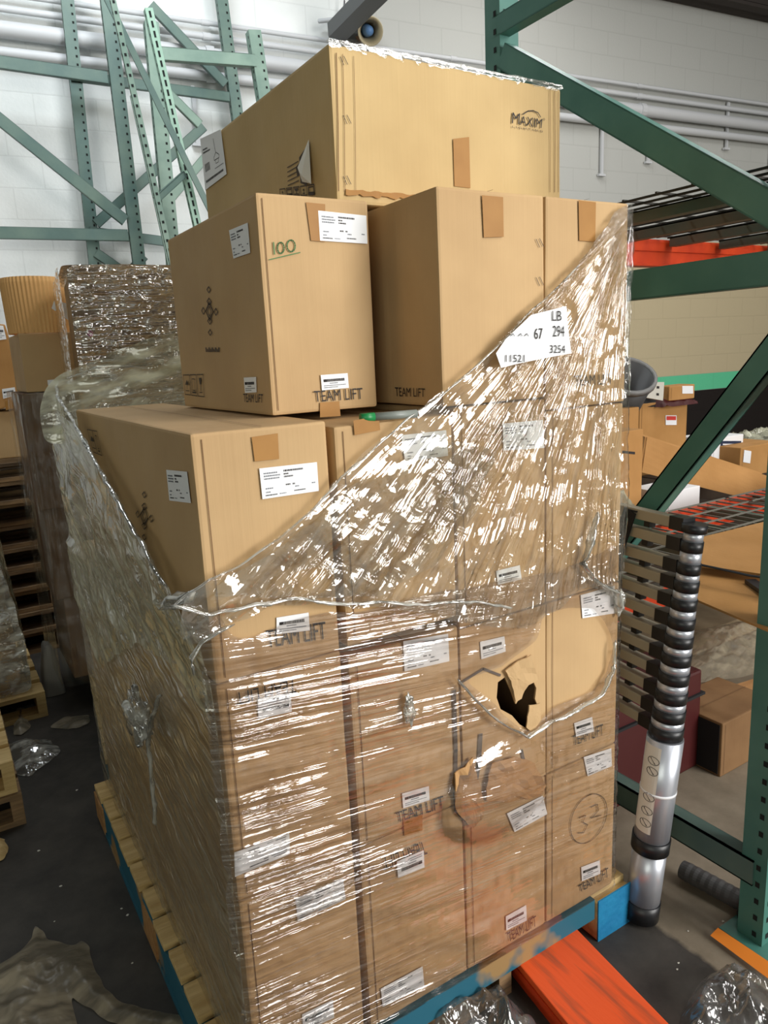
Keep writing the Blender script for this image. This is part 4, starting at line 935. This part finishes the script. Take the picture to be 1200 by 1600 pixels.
for pts, w in (([(.10, .12), (.13, .5), (.12, .75)], .010), ([(.55, .4), (.52, .6), (.42, .8)], .012), ([(.2, .07), (.6, -.02), (.9, .02)], .006), ([(1.3, .5), (1.4, .65), (1.6, .72)], .008), ([(.1, .78), (.12, .9), (.3, .97)], .006)):
    stroke(mb, q, pts, w, lift=.0004)
mb.build('torn_crease', mat('grey_torn_edge', (96, 84, 76), .8), b)
# marker pen on top of the stack
ZP = PY((560, 663), 0).z + .0025
root = empty('marker_pen', PZ((600, 652), ZP), 'grey marker pen with green cap lying below the two upright cartons', 'pen')
a = PZ((563, 653), ZP + .0085); b_ = PZ((640, 647), ZP + .0085); d_ = (b_ - a).normalized()
cyl('pen_cap', a, a + d_ * .028, .0085, M['greenp'], root, 14); cyl('pen_barrel', a + d_ * .028, a + d_ * .115, .008, M['greyp'], root, 14)
# paper note held by the film
P = [PY(p, -.036) for p in [(790, 530), (830, 492), (885, 478), (888, 515), (893, 552), (850, 560), (810, 568), (783, 575), (775, 552)]]
mb = MB(); c = sum(P, Vector()) / len(P); mb.add(P + [c - Vector((0, .0015, 0))], [(i, (i + 1) % 9, 9) for i in range(9)])
q = [PY(p, -.0385) for p in ((775, 480), (893, 480), (893, 575), (775, 575))]
for s, r_ in (('LB', (.73, .86, .06, .22)), ('67', (.49, .60, .34, .52)), ('294', (.74, .90, .30, .48)), ('3254', (.70, .91, .62, .75)), ('11521', (.12, .36, .78, .90))): put_text(mb, q, s, mi=1, r=r_)
for u in (.28, .36, .18): stroke(mb, q, [(u, .47), (u + .03, .43), (u + .05, .47)], .0015, mi=1)
tag(mb.build('paper_note', [M['white'], M['ink']]), 'white paper note with handwritten numbers caught under the film edge', 'paper note')
# =================================================================== STRETCH FILM ON THE LOAD
root = empty('stretch_film', (.5, 0, .14), 'torn clear stretch film wrapped around the pallet load', 'stretch film')
def nz(x, y, s, k=0.0): return noise.noise(Vector((x * s + k, y * s, k)))
FL = PY((778, 1232), 0)
def low_pos(a, b):
    w = .0065 + .004 * nz(a * .35, b, 26) + .0025 * nz(a, b, 60, 4)
    cx_ = .016
    # round the left corner and hug the right one
    y = -.004 - max(.001, w); x = a
    if a < .03: t_ = (.03 - a); y += t_ * .35
    if a > 1.075: y += (a - 1.075) * 1.0
    dd = ((a - FL.x) / .17) ** 2 + ((b - FL.z) / .12) ** 2; y -= .026 * max(0, 1 - dd) ** .5 if dd < 1 else 0   # bulge over the torn flaps
    return (x, y, b)
gap = [PY(p, -.01) for p in [(848, 962), (880, 950), (930, 952), (955, 985), (958, 1020), (945, 1052), (925, 1078), (880, 1100), (850, 1116), (836, 1142), (815, 1140), (795, 1122), (775, 1100), (745, 1078), (722, 1062), (760, 1048), (786, 1044), (812, 1020), (840, 998)]]
gap = [(p.x, p.z) for p in gap]
reg = [(.002, .135), (1.092, .135), (1.094, 1.13), (.86, 1.10), (.6, 1.12), (.3, 1.13), (.17, 1.150), (.13, 1.132), (.09, 1.128), (.055, 1.14), (.03, 1.19), (-.005, 1.2)]
sheet('lower_wrap', reg, [gap], low_pos, lambda a, b: (a, b + .10 * a), M['film_low'], root, .0095)
AP = Vector((1.07, 1.90))
def up_pos(a, b):
    d_ = Vector((a, b)) - AP; rr_ = d_.length; th = math.atan2(d_.y, d_.x)
    w = .010 + .008 * abs(noise.noise(Vector((th * 16, rr_ * 2.2, 1)))) + .007 * noise.noise(Vector((a * 17, b * 17, 2))) + .003 * nz(a, b, 50)
    y = -.006 - max(.001, w)
    if a > 1.08: y += (a - 1.08)
    if b > 1.51 and a < .54: y = min(y, -.005)
    return (a, y, b)
def up_uv(a, b):
    d_ = Vector((a, b)) - AP; return (d_.length, math.atan2(d_.y, d_.x) * .8)
edge_px = [(262, 948), (290, 925), (322, 905), (370, 882), (430, 842), (480, 800), (530, 745), (580, 700), (630, 655), (680, 622), (725, 585), (770, 545), (815, 495), (860, 455), (900, 415), (925, 380), (950, 345), (975, 318)]
E_ = [PY(p, -.014) for p in edge_px]
low_px = [(970, 935), (910, 915), (860, 960), (820, 985), (760, 975), (700, 970), (660, 955), (600, 945), (545, 950), (500, 940), (420, 945), (365, 975), (330, 985), (300, 1010), (275, 985)]
Lw = [PY(p, -.014) for p in low_px]
regu = [(max(p.x, -.03), p.z) for p in E_] + [(1.092, 1.925), (1.094, 1.2)] + [(p.x, p.z) for p in Lw]
sheet('torn_upper_sheet', regu, [], up_pos, up_uv, M['film_up'], root, .009, .008)
mid_px = [(430, 858), (480, 815), (530, 765), (600, 740), (700, 690), (770, 700), (740, 800), (680, 880), (600, 930), (520, 935), (450, 930), (350, 935), (310, 925)]
Mp = [PY(p, -.02) for p in mid_px]
sheet('gathered_layer', [(p.x, p.z) for p in Mp], [[(p.x, p.z) for p in (PY(q_, -.02) for q_ in [(455, 885), (500, 880), (520, 900), (505, 925), (460, 930), (440, 910)])]], lambda a, b: (up_pos(a, b)[0], up_pos(a, b)[1] - .008 - .006 * nz(a, b, 30, 7), b), up_uv, M['film_up'], root, .009, .015)
# side film on the left face (plane x ~ 0), coordinates (y, z)
def side_pos(a, b):
    w = .006 + .008 * abs(nz(a * .5, b + .28 * a, 14)) + .004 * nz(a, b, 33, 3)
    if b > 1.05: w += .02 * min(1, (b - 1.05) / .2) * (1 + nz(a, b, 5))
    x = .012 - w
    if b > 1.05 and a > 1.0: x += .05 * (a - 1.0)
    if a < .0: x += -a * .6
    return (x, a, b)
sreg = [(-.004, .135), (1.425, .135), (1.43, 1.05), (1.42, 1.46), (1.30, 1.56), (1.05, 1.53), (.84, 1.49), (.66, 1.43), (.50, 1.36), (.30, 1.29), (.08, 1.20), (-.006, 1.17)]
sheet('side_wrap', [p for p in sreg if p[1] < 1.06] and [(-.004, .135), (1.425, .135), (1.43, 1.1), (-.006, 1.17)], [], side_pos, lambda a, b: (a + .2 * b, b - .27 * a), M['film_side'], root, .012)
mreg = [(-.006, 1.0), (.25, 1.02), (.5, .98), (.9, .80), (1.1, .70), (1.425, .85), (1.43, 1.05), (1.42, 1.46), (1.30, 1.56), (1.05, 1.53), (.84, 1.49), (.66, 1.43), (.50, 1.36), (.30, 1.29), (.08, 1.20), (-.006, 1.17)]
sheet('loose_side_sheet', mreg, [], lambda a, b: (side_pos(a, b)[0] - .008 - .012 * abs(nz(a, b, 9, 5)), a, b), lambda a, b: (a + .3 * b, b - .5 * a), M['film_milky'], root, .012, .012)
# sheet hanging behind, across the back of the stack
def back_pos(a, b): return (a, 1.10 + .25 * max(0, .25 - a) + .03 * nz(a, b * 3, 9) , b)
sheet('rear_sheet', [(-.06, 1.40), (.8, 1.40), (.8, 1.78), (.35, 1.72), (.15, 1.66), (.0, 1.60), (-.05, 1.55)], [], back_pos, lambda a, b: (a + .5 * b, b - .3 * a), M['film_milky'], root, .014)
# bunches and roped edges
bunch('rolled_edge', [p + Vector((0, -.010, 0)) for p in E_[:-3]], .0035, M['film_dense'], root)
bunch('rolled_edge', [PY(p, -.03) for p in [(265, 945), (330, 960), (400, 945), (470, 935), (540, 945), (600, 940), (660, 945), (740, 940), (800, 950)]], .0065, M['film_dense'], root)
bunch('rolled_edge', [PY(p, -.022) for p in [(715, 1060), (735, 1085), (765, 1115), (800, 1140), (825, 1152), (860, 1130), (900, 1110), (940, 1085), (958, 1050), (962, 1000)]], .006, M['film_dense'], root)
bunch('rolled_edge', [PY(p, -.02) for p in [(935, 800), (922, 840), (912, 880), (925, 905), (945, 915), (965, 925), (970, 950)]], .010, M['film_dense'], root)
bunch('rolled_edge', [PY(p, -.02) for p in [(365, 975), (340, 985), (315, 1005), (300, 1030), (303, 1055)]], .006, M['film_dense'], root)
bunch('rolled_edge', [PX((262, 950), -.03), PX((275, 935), -.03), PY((300, 925), -.02)], .02, M['film_dense'], root)
bunch('rolled_edge', [Vector((-.02, .12, 1.215)), Vector((-.025, .35, 1.31)), Vector((-.03, .6, 1.41)), Vector((-.03, .85, 1.50)), Vector((-.02, 1.08, 1.545)), Vector((.0, 1.2, 1.58)), Vector((.12, 1.18, 1.62))], .005, M['film_dense'], root)
bunch('hanging_tail', [PX(p, -.035) for p in [(250, 1085), (235, 1130), (232, 1165), (236, 1210), (240, 1250), (243, 1290)]], .006, M['film_dense'], root)
def knot(name, px, fn, plane, r, m, seed):
    c = fn(px, plane); mb = MB(); b = bmesh.new(); bmesh.ops.create_icosphere(b, subdivisions=4, radius=1); mb.uv = []
    for v in b.verts: v.co = v.co * (1 + .55 * noise.noise(v.co * 2.2 + Vector((seed, 0, 0))) + .2 * noise.noise(v.co * 6))
    vs = [c + Vector((v.co.x * r[0], v.co.y * r[1], v.co.z * r[2])) for v in b.verts]; mb.add(vs, [tuple(v.index for v in f.verts) for f in b.faces]); mb.uv = [(v.x + v.y, v.z) for v in mb.v]; b.free(); return mb.build(name, m, root, smooth=True)
knot('film_knot', (215, 1120), PX, -.035, (.022, .07, .06), M['film_dense'], 1)
knot('film_knot', (640, 1110), PY, -.016, (.012, .006, .03), M['film_dense'], 2)
knot('film_knot', (968, 940), PY, -.01, (.016, .012, .03), M['film_dense'], 3)
# =================================================================== SECOND WRAPPED PALLET BEHIND
r2 = math.radians(-6.5)
def rot2(o, c): pass
root = empty('pallet_behind', (.5, 2.4, 0), 'wooden pallet behind the main load, its deck edge showing along the aisle', 'pallet')
e0 = Vector((.035, 1.56, 0)); ed = Vector((.12, 1.0, 0)).normalized(); es = Vector((ed.y, -ed.x, 0))
def pal(root, e0, L_, Wd, nb, m, zt=.14, ms=None):
    for k in range(nb):
        a = e0 + ed * (L_ * (k + .08) / nb); c = ed * (L_ / nb * .42); p = a + c + Vector((0, 0, zt - .012)); MB().bar(p, p + es * Wd, L_ / nb * .82, .02, side=ed).build('deck_board', m, root)
    for s_ in (.02, Wd / 2, Wd - .02): p = e0 + es * s_ + Vector((0, 0, zt * .45)); MB().bar(p, p + ed * L_, .035, .10, side=es).build('stringer', ms or m, root)
pal(root, e0, 1.9, 1.0, 13, M['wood'], ms=M['bluew'])
def rbox(e0, u0, u1, v0, v1, z0, z1, lab, m='card', cat='cardboard box', name='cardboard_box'):
    P = [e0 + es * u0 + ed * v0, e0 + es * u1 + ed * v0, e0 + es * u1 + ed * v1, e0 + es * u0 + ed * v1]
    mb = MB(); mb.hexa([p + Vector((0, 0, z0)) for p in P] + [p + Vector((0, 0, z1)) for p in P]); o = mb.build(name, M[m], bevel=.006); return tag(o, lab, cat)
bb = [rbox(e0, .09, .95, .04, .72, .15, .62, 'lowest carton in the wrapped stack behind the main load'), rbox(e0, .09, .95, .04, .72, .622, 1.08, 'second carton up in the wrapped stack behind the main load'),
      rbox(e0, .09, .95, .04, .72, 1.082, 1.53, 'third carton up in the wrapped stack behind the main load'), rbox(e0, .115, .95, .05, .70, 1.532, 1.955, 'shiny film-wrapped carton with pink dot behind the main load')]
q0 = [PY(p, 1.585) for p in ((178, 425), (228, 428), (228, 452), (180, 450))]; label(bb[3], q0)
mb = MB(); c = PY((141, 521), 1.59); mb.add([c + Vector((math.cos(k) * .011, 0, math.sin(k) * .011)) for k in [i * .6 for i in range(10)]], [tuple(range(10))]); mb.build('pink_mark', M['pink'], bb[3])
root = empty('stretch_film', e0 + es * .5, 'glossy stretch film around the stack behind the main load', 'stretch film')
def f2(a, b): 
    p = e0 + es * a + ed * (.03 - .012 * abs(nz(a * .4, b, 22)) - .006 * nz(a, b, 40)); return (p.x, p.y, b)
sheet('front_wrap', [(.085, .15), (.96, .15), (.96, 1.965), (.1, 1.965)], [], f2, lambda a, b: (a, b), M['film_bg'], root, .012)
def f3(a, b):
    p = e0 + ed * a + es * (.075 - .012 * abs(nz(a * .5, b, 16)) ); return (p.x, p.y, b)
sheet('side_wrap', [(.03, .14), (.74, .14), (.74, 1.96), (.035, 1.96)], [], f3, lambda a, b: (a, b), M['film_bg'], root, .014)
sheet('top_wrap', [(.085, .03), (.95, .03), (.95, .8), (.1, .8)], [], lambda a, b: tuple((e0 + es * a + ed * b + Vector((0, 0, 1.962 + .008 * abs(nz(a, b, 20)))))[:]), lambda a, b: (a, b), M['film_bg'], root, .02)
# rear part of that pallet row
# coil of corrugated board, on a carton
cc = PY((55, 520), 2.35); R_ = .125; cz = cc.z; topz = PY((55, 432), 2.35).z
root = empty('corrugated_coil', (cc.x, 2.45, cz), 'rolled coil of corrugated cardboard standing at the left of the wrapped stack', 'cardboard roll')
mb = MB(); n = 96; vs = []
rr_ = (PY((108, 500), 2.45).x - PY((8, 500), 2.45).x) / 2; cx_ = (PY((108, 500), 2.45).x + PY((8, 500), 2.45).x) / 2
for zz, sc in ((cz, .95), (topz - .02, 1.0), (topz, .98), (topz, .90), (cz + .02, .86)):
    for k in range(n): th = 2 * math.pi * k / n; r1 = rr_ * sc * (1 + (.018 if k % 2 else -.018)); vs.append((cx_ + math.cos(th) * r1, 2.45 + math.sin(th) * r1, zz + .0))
mb.add(vs, [(i * n + k, i * n + (k + 1) % n, (i + 1) * n + (k + 1) % n, (i + 1) * n + k) for i in range(4) for k in range(n)]); mb.build('fluted_wall', mat('fluted_kraft', (226, 178, 116), .8), root)
q = [PY(p, 2.45 - rr_ * .92) for p in ((84, 470), (103, 474), (108, 502), (80, 482))]; mb = MB(); mb.add([v + Vector((0, -.01, 0)) for v in q], [(0, 1, 2, 3)]); mb.build('white_paper_scrap', M['white'], root)
zb3 = cz
def pbox(x0, x1, Y, dep, z0, z1, lab, m='card', **k): return carton(x0, x1, Y, Y + dep, z0, z1, lab, m=m, **k)
xa, xb = PY((34, 560), 2.35).x, PY((107, 560), 2.35).x
z_b = PY((70, 612), 2.35).z
o = pbox(xa, xb + .16, 2.35, .4, z_b, zb3, 'brown carton directly under the corrugated coil', crease=0)
label(o, q4(PY, 2.346, (74, 594), (93, 592), (93, 600), (75, 602)), 'plain', 'small_label')
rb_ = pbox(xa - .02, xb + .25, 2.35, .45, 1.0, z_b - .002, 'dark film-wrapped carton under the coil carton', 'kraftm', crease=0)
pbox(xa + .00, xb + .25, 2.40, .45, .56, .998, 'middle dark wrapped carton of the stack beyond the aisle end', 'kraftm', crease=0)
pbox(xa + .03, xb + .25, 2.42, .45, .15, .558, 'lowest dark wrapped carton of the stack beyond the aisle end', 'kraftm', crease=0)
root = empty('stretch_film', (xa, 2.4, .14), 'dull stretch film hanging on the dark cartons by the aisle', 'stretch film')
sheet('front_wrap', [(xa - .03, .15), (xb + .26, .15), (xb + .26, z_b), (xa - .03, z_b)], [], lambda a, b: (a, 2.33 - .01 * abs(nz(a, b, 14)), b), lambda a, b: (a * .5 + b, a), M['film_dark'], root, .016)
sheet('side_wrap', [(2.33, .15), (2.85, .15), (2.85, z_b), (2.33, z_b)], [], lambda a, b: (xa - .035 - .01 * abs(nz(a, b, 12)), a, b), lambda a, b: (b, a), M['film_dark'], root, .016)
# far pallets: a stack of empty ones
root0 = None
def small_pallet(loc, lab, m, Wd=1.0, L_=.9, grp='stacked empty pallets at the aisle end'):
    root = empty('wooden_pallet', loc, lab, 'pallet', grp); x, y, z = loc
    for k in range(5): MB().box(x, x + Wd, y + L_ * k / 5, y + L_ * k / 5 + .12, z + .105, z + .125).build('deck_board', m, root)
    for s_ in (0, Wd / 2 - .02, Wd - .04): MB().box(x + s_, x + s_ + .04, y, y + L_, z + .022, z + .105).build('stringer', m, root)
    for k in (0, 2, 4): MB().box(x, x + Wd, y + L_ * k / 5, y + L_ * k / 5 + .1, z, z + .022).build('bottom_board', m, root)
    return root
yst = 3.3; xs0 = PY((-60, 900), yst).x
names_ = ['lowest', 'second from the floor', 'third from the floor', 'fourth from the floor', 'fifth from the floor', 'sixth from the floor', 'seventh from the floor', 'eighth from the floor', 'topmost']
for k in range(9): small_pallet((xs0 + random.uniform(-.03, .03), yst + random.uniform(-.03, .03), .128 * k), 'dark empty pallet at the aisle end, %s in the stack' % names_[k], M['woodd'], Wd=.95)
zt_ = .128 * 9
a = PY((-80, 690), yst); c = PY((42, 690), yst)
carton(a.x, c.x, yst, yst + .4, zt_, PY((20, 642), yst).z, 'blurry brown carton on top of the dark pallet stack', crease=0)
# tilted box at far left above
zz = PY((20, 642), yst).z + .002
P = [PY(p, yst - .02) for p in ((-60, 500), (8, 507), (46, 628), (-60, 655))]
mb = MB(); dpt = Vector((0, .35, 0)); mb.hexa([P[3], P[2], P[2] + dpt, P[3] + dpt, P[0], P[1], P[1] + dpt, P[0] + dpt]); o = tag(mb.build('cardboard_box', M['cardbg'], bevel=.006), 'slumping brown carton with white label at the far left edge', 'cardboard box')
label(o, q4(PY, yst - .0225, (3, 608), (23, 605), (25, 618), (5, 623)), 'bar'); tape(o, q4(PY, yst - .0225, (8, 627), (24, 622), (26, 636), (9, 641))); lift_text(o, q4(PY, yst - .0226, (26, 614), (34, 612), (34, 620), (26, 622)), 'FT')
label(o, q4(PY, yst - .0225, (-6, 508), (5, 509), (10, 530), (-6, 532)), 'bar')
# wrapped pile on a pallet at the left edge
pl = small_pallet((PZ((65, 1090), 0).x - 1.0, 2.42, 0), 'light wooden pallet under the wrapped pile at left edge', M['wood'], grp=None)
xr = PZ((62, 1085), .13).x
o = carton(xr - .9, xr - .06, 2.48, 3.1, .13, .46, 'lowest carton in the wrapped pile at the left edge', m='card', crease=0)
o = carton(xr - .9, xr - .07, 2.50, 3.1, .462, .70, 'middle carton in the wrapped pile at the left edge', m='kraft', crease=0)
o = carton(xr - .9, xr - .11, 2.52, 3.1, .702, .93, 'topmost carton in the wrapped pile at the left edge', m='card', crease=0)
root = empty('stretch_film', (xr - .4, 2.5, .13), 'shiny stretch film over the pile at the left edge', 'stretch film')
sheet('front_wrap', [(xr - .95, .13), (xr - .02, .13), (xr - .03, .5), (xr - .10, .95), (xr - .95, .96)], [], lambda a, b: (a, 2.46 - .03 * abs(nz(a, b, 7)), b), lambda a, b: (a, b), M['film_dense'], root, .016)
sheet('side_wrap', [(2.46, .13), (3.1, .13), (3.1, .95), (2.5, .95)], [], lambda a, b: (xr - .02 - .08 * max(0, b - .5) - .02 * abs(nz(a, b, 9)), a, b), lambda a, b: (b, a), M['film_milky'], root, .018)
heap('grey_rag', [(xr + .04, 2.62), (xr + .14, 2.62), (xr + .14, 2.78), (xr + .04, 2.78)], 0, .28, M['bag'], 'grey rag standing against the wrapped pile by the aisle', 'rag', cell=.01)
# pallets near the left frame edge
small_pallet((PZ((24, 1200), .13).x - 1.0, 1.55, 0), 'worn wooden pallet at left edge nearest the clear film scrap, lower one', M['woodd'], L_=.75, grp=None)
small_pallet((PZ((24, 1200), .13).x - 1.01, 1.56, .127), 'worn wooden pallet at left edge, stacked upon another pallet', M['wood'], L_=.75, grp=None)
# =================================================================== THINGS ON THE FLOOR
# orange beam under the pallet
root = empty('orange_floor_beam', (.8, -.2, 0), 'worn orange steel beam on floor poking out from under the pallet', 'beam')
A0 = PZ((886, 1436), .075); A1 = PZ((1052, 1607), .075); d_ = (A1 - A0).normalized(); B0 = PZ((803, 1497), .075); wv = (B0 - A0); wv = wv - d_ * wv.dot(d_); sdv = wv.normalized(); wd = wv.length
c0 = A0 + sdv * wd / 2 - d_ * .25; c1 = c0 + d_ * 1.05; up = Vector((0, 0, 1))
MB().bar(Vector((c0.x, c0.y, .066)), Vector((c1.x, c1.y, .066)), wd, .02, side=sdv).build('top_plate', M['orangew'], root, bevel=.003)
s0 = c0 + sdv * (wd / 2 - .006 - .012); s1 = c1 + sdv * (wd / 2 - .006 - .012); MB().bar(Vector((s0.x, s0.y, .028)), Vector((s1.x, s1.y, .028)), .02, .056, side=sdv).build('side_flange', M['orange'], root)
s0 = c0 + sdv * (wd / 2 - .002); s1 = c1 + sdv * (wd / 2 - .002); MB().bar(Vector((s0.x, s0.y, .045)), Vector((s1.x, s1.y, .045)), .008, .018, side=sdv).build('step_lip', M['orange'], root)
s0 = c0 - sdv * (wd / 2 - .01); s1 = c1 - sdv * (wd / 2 - .01); MB().bar(Vector((s0.x, s0.y, .028)), Vector((s1.x, s1.y, .028)), .012, .056, side=sdv).build('side_flange', M['orange'], root)
def pz(l, z=0): return [tuple(PZ(p, z)[:2]) for p in l]
heap('clear_plastic_bag', pz([(1062, 1625), (1068, 1560), (1095, 1520), (1135, 1505), (1185, 1520), (1240, 1560), (1240, 1640)], .03), 0, .10, M['film_clear'], 'clear crumpled plastic bag on the floor at lower right', 'plastic bag', cell=.007, seed=3)
heap('crumpled_film', pz([(640, 1600), (668, 1565), (720, 1540), (780, 1520), (800, 1540), (850, 1590), (870, 1640), (640, 1650)], .05), 0, .10, M['film_clear'], 'dark looking crumpled film left of the orange beam', 'plastic wrap', cell=.007, seed=5)
heap('crumpled_film', pz([(5, 1168), (40, 1155), (75, 1158), (98, 1175), (70, 1195), (45, 1215), (25, 1210), (20, 1190)]), 0, .035, M['film_dense'], 'small shiny film scrap on the dark aisle floor', 'plastic wrap', cell=.007, seed=6)
heap('crumpled_film', pz([(75, 1138), (100, 1122), (140, 1118), (142, 1132), (110, 1142)]), 0, .015, M['film_dirty'], 'flat dull film scrap touching the blue pallet edge', 'plastic wrap', cell=.008, seed=7)
heap('crumpled_film', pz([(20, 1150), (25, 1110), (40, 1108), (48, 1140), (35, 1150)]), 0, .05, M['film_dirty'], 'film scrap beside the worn pallets at left edge', 'plastic wrap', cell=.008, seed=8)
heap('dusty_plastic_sheet', pz([(-60, 1700), (-40, 1530), (0, 1503), (35, 1480), (50, 1462), (60, 1440), (66, 1463), (95, 1470), (115, 1475), (128, 1464), (138, 1485), (150, 1510), (165, 1540), (190, 1562), (225, 1575), (290, 1585), (305, 1600), (250, 1612), (190, 1602), (140, 1575), (105, 1548), (125, 1600), (130, 1700)], .01), 0, .06, M['film_dirty'], 'large dusty plastic sheet crumpled on the floor at lower left', 'plastic sheet', cell=.008, seed=9, ridge=.8)
slab('orange_paper_strip', [PZ((1122, 1450), .02), PZ((1215, 1512), .03), PZ((1215, 1540), .015), PZ((1110, 1462), .01)], .001, M['orangep'], 'bright orange paper strip lying by the rack foot', 'paper strip', wav=.002)
heap('wood_fragment', pz([(-15, 1315), (8, 1312), (15, 1325), (6, 1345), (-15, 1352)]), 0, .03, M['wood'], 'broken wood fragment at the left edge of the aisle floor', 'wood scrap', cell=.006, seed=2)
rnd = random.Random(11)
deb = [(190, 1420), (200, 1430), (85, 1440), (160, 1290), (60, 1330), (1075, 1455), (1060, 1505), (1058, 1515), (970, 1445), (1130, 1440), (150, 1240), (207, 1505), (120, 1235), (95, 1385)]
for i, p in enumerate(deb):
    c = PZ(p, 0); r_ = rnd.uniform(.0022, .005); mb = MB(); b = bmesh.new(); bmesh.ops.create_icosphere(b, subdivisions=1, radius=1)
    mb.add([c + Vector((v.co.x * r_ * rnd.uniform(.7, 1.6), v.co.y * r_, (v.co.z + 1) * r_ * .35)) for v in b.verts], [tuple(v.index for v in f.verts) for f in b.faces]); b.free()
    tag(mb.build('debris_crumb', M['blank']), 'small pale crumb of debris on the warehouse floor', 'debris', 'pale crumbs scattered on the floor')
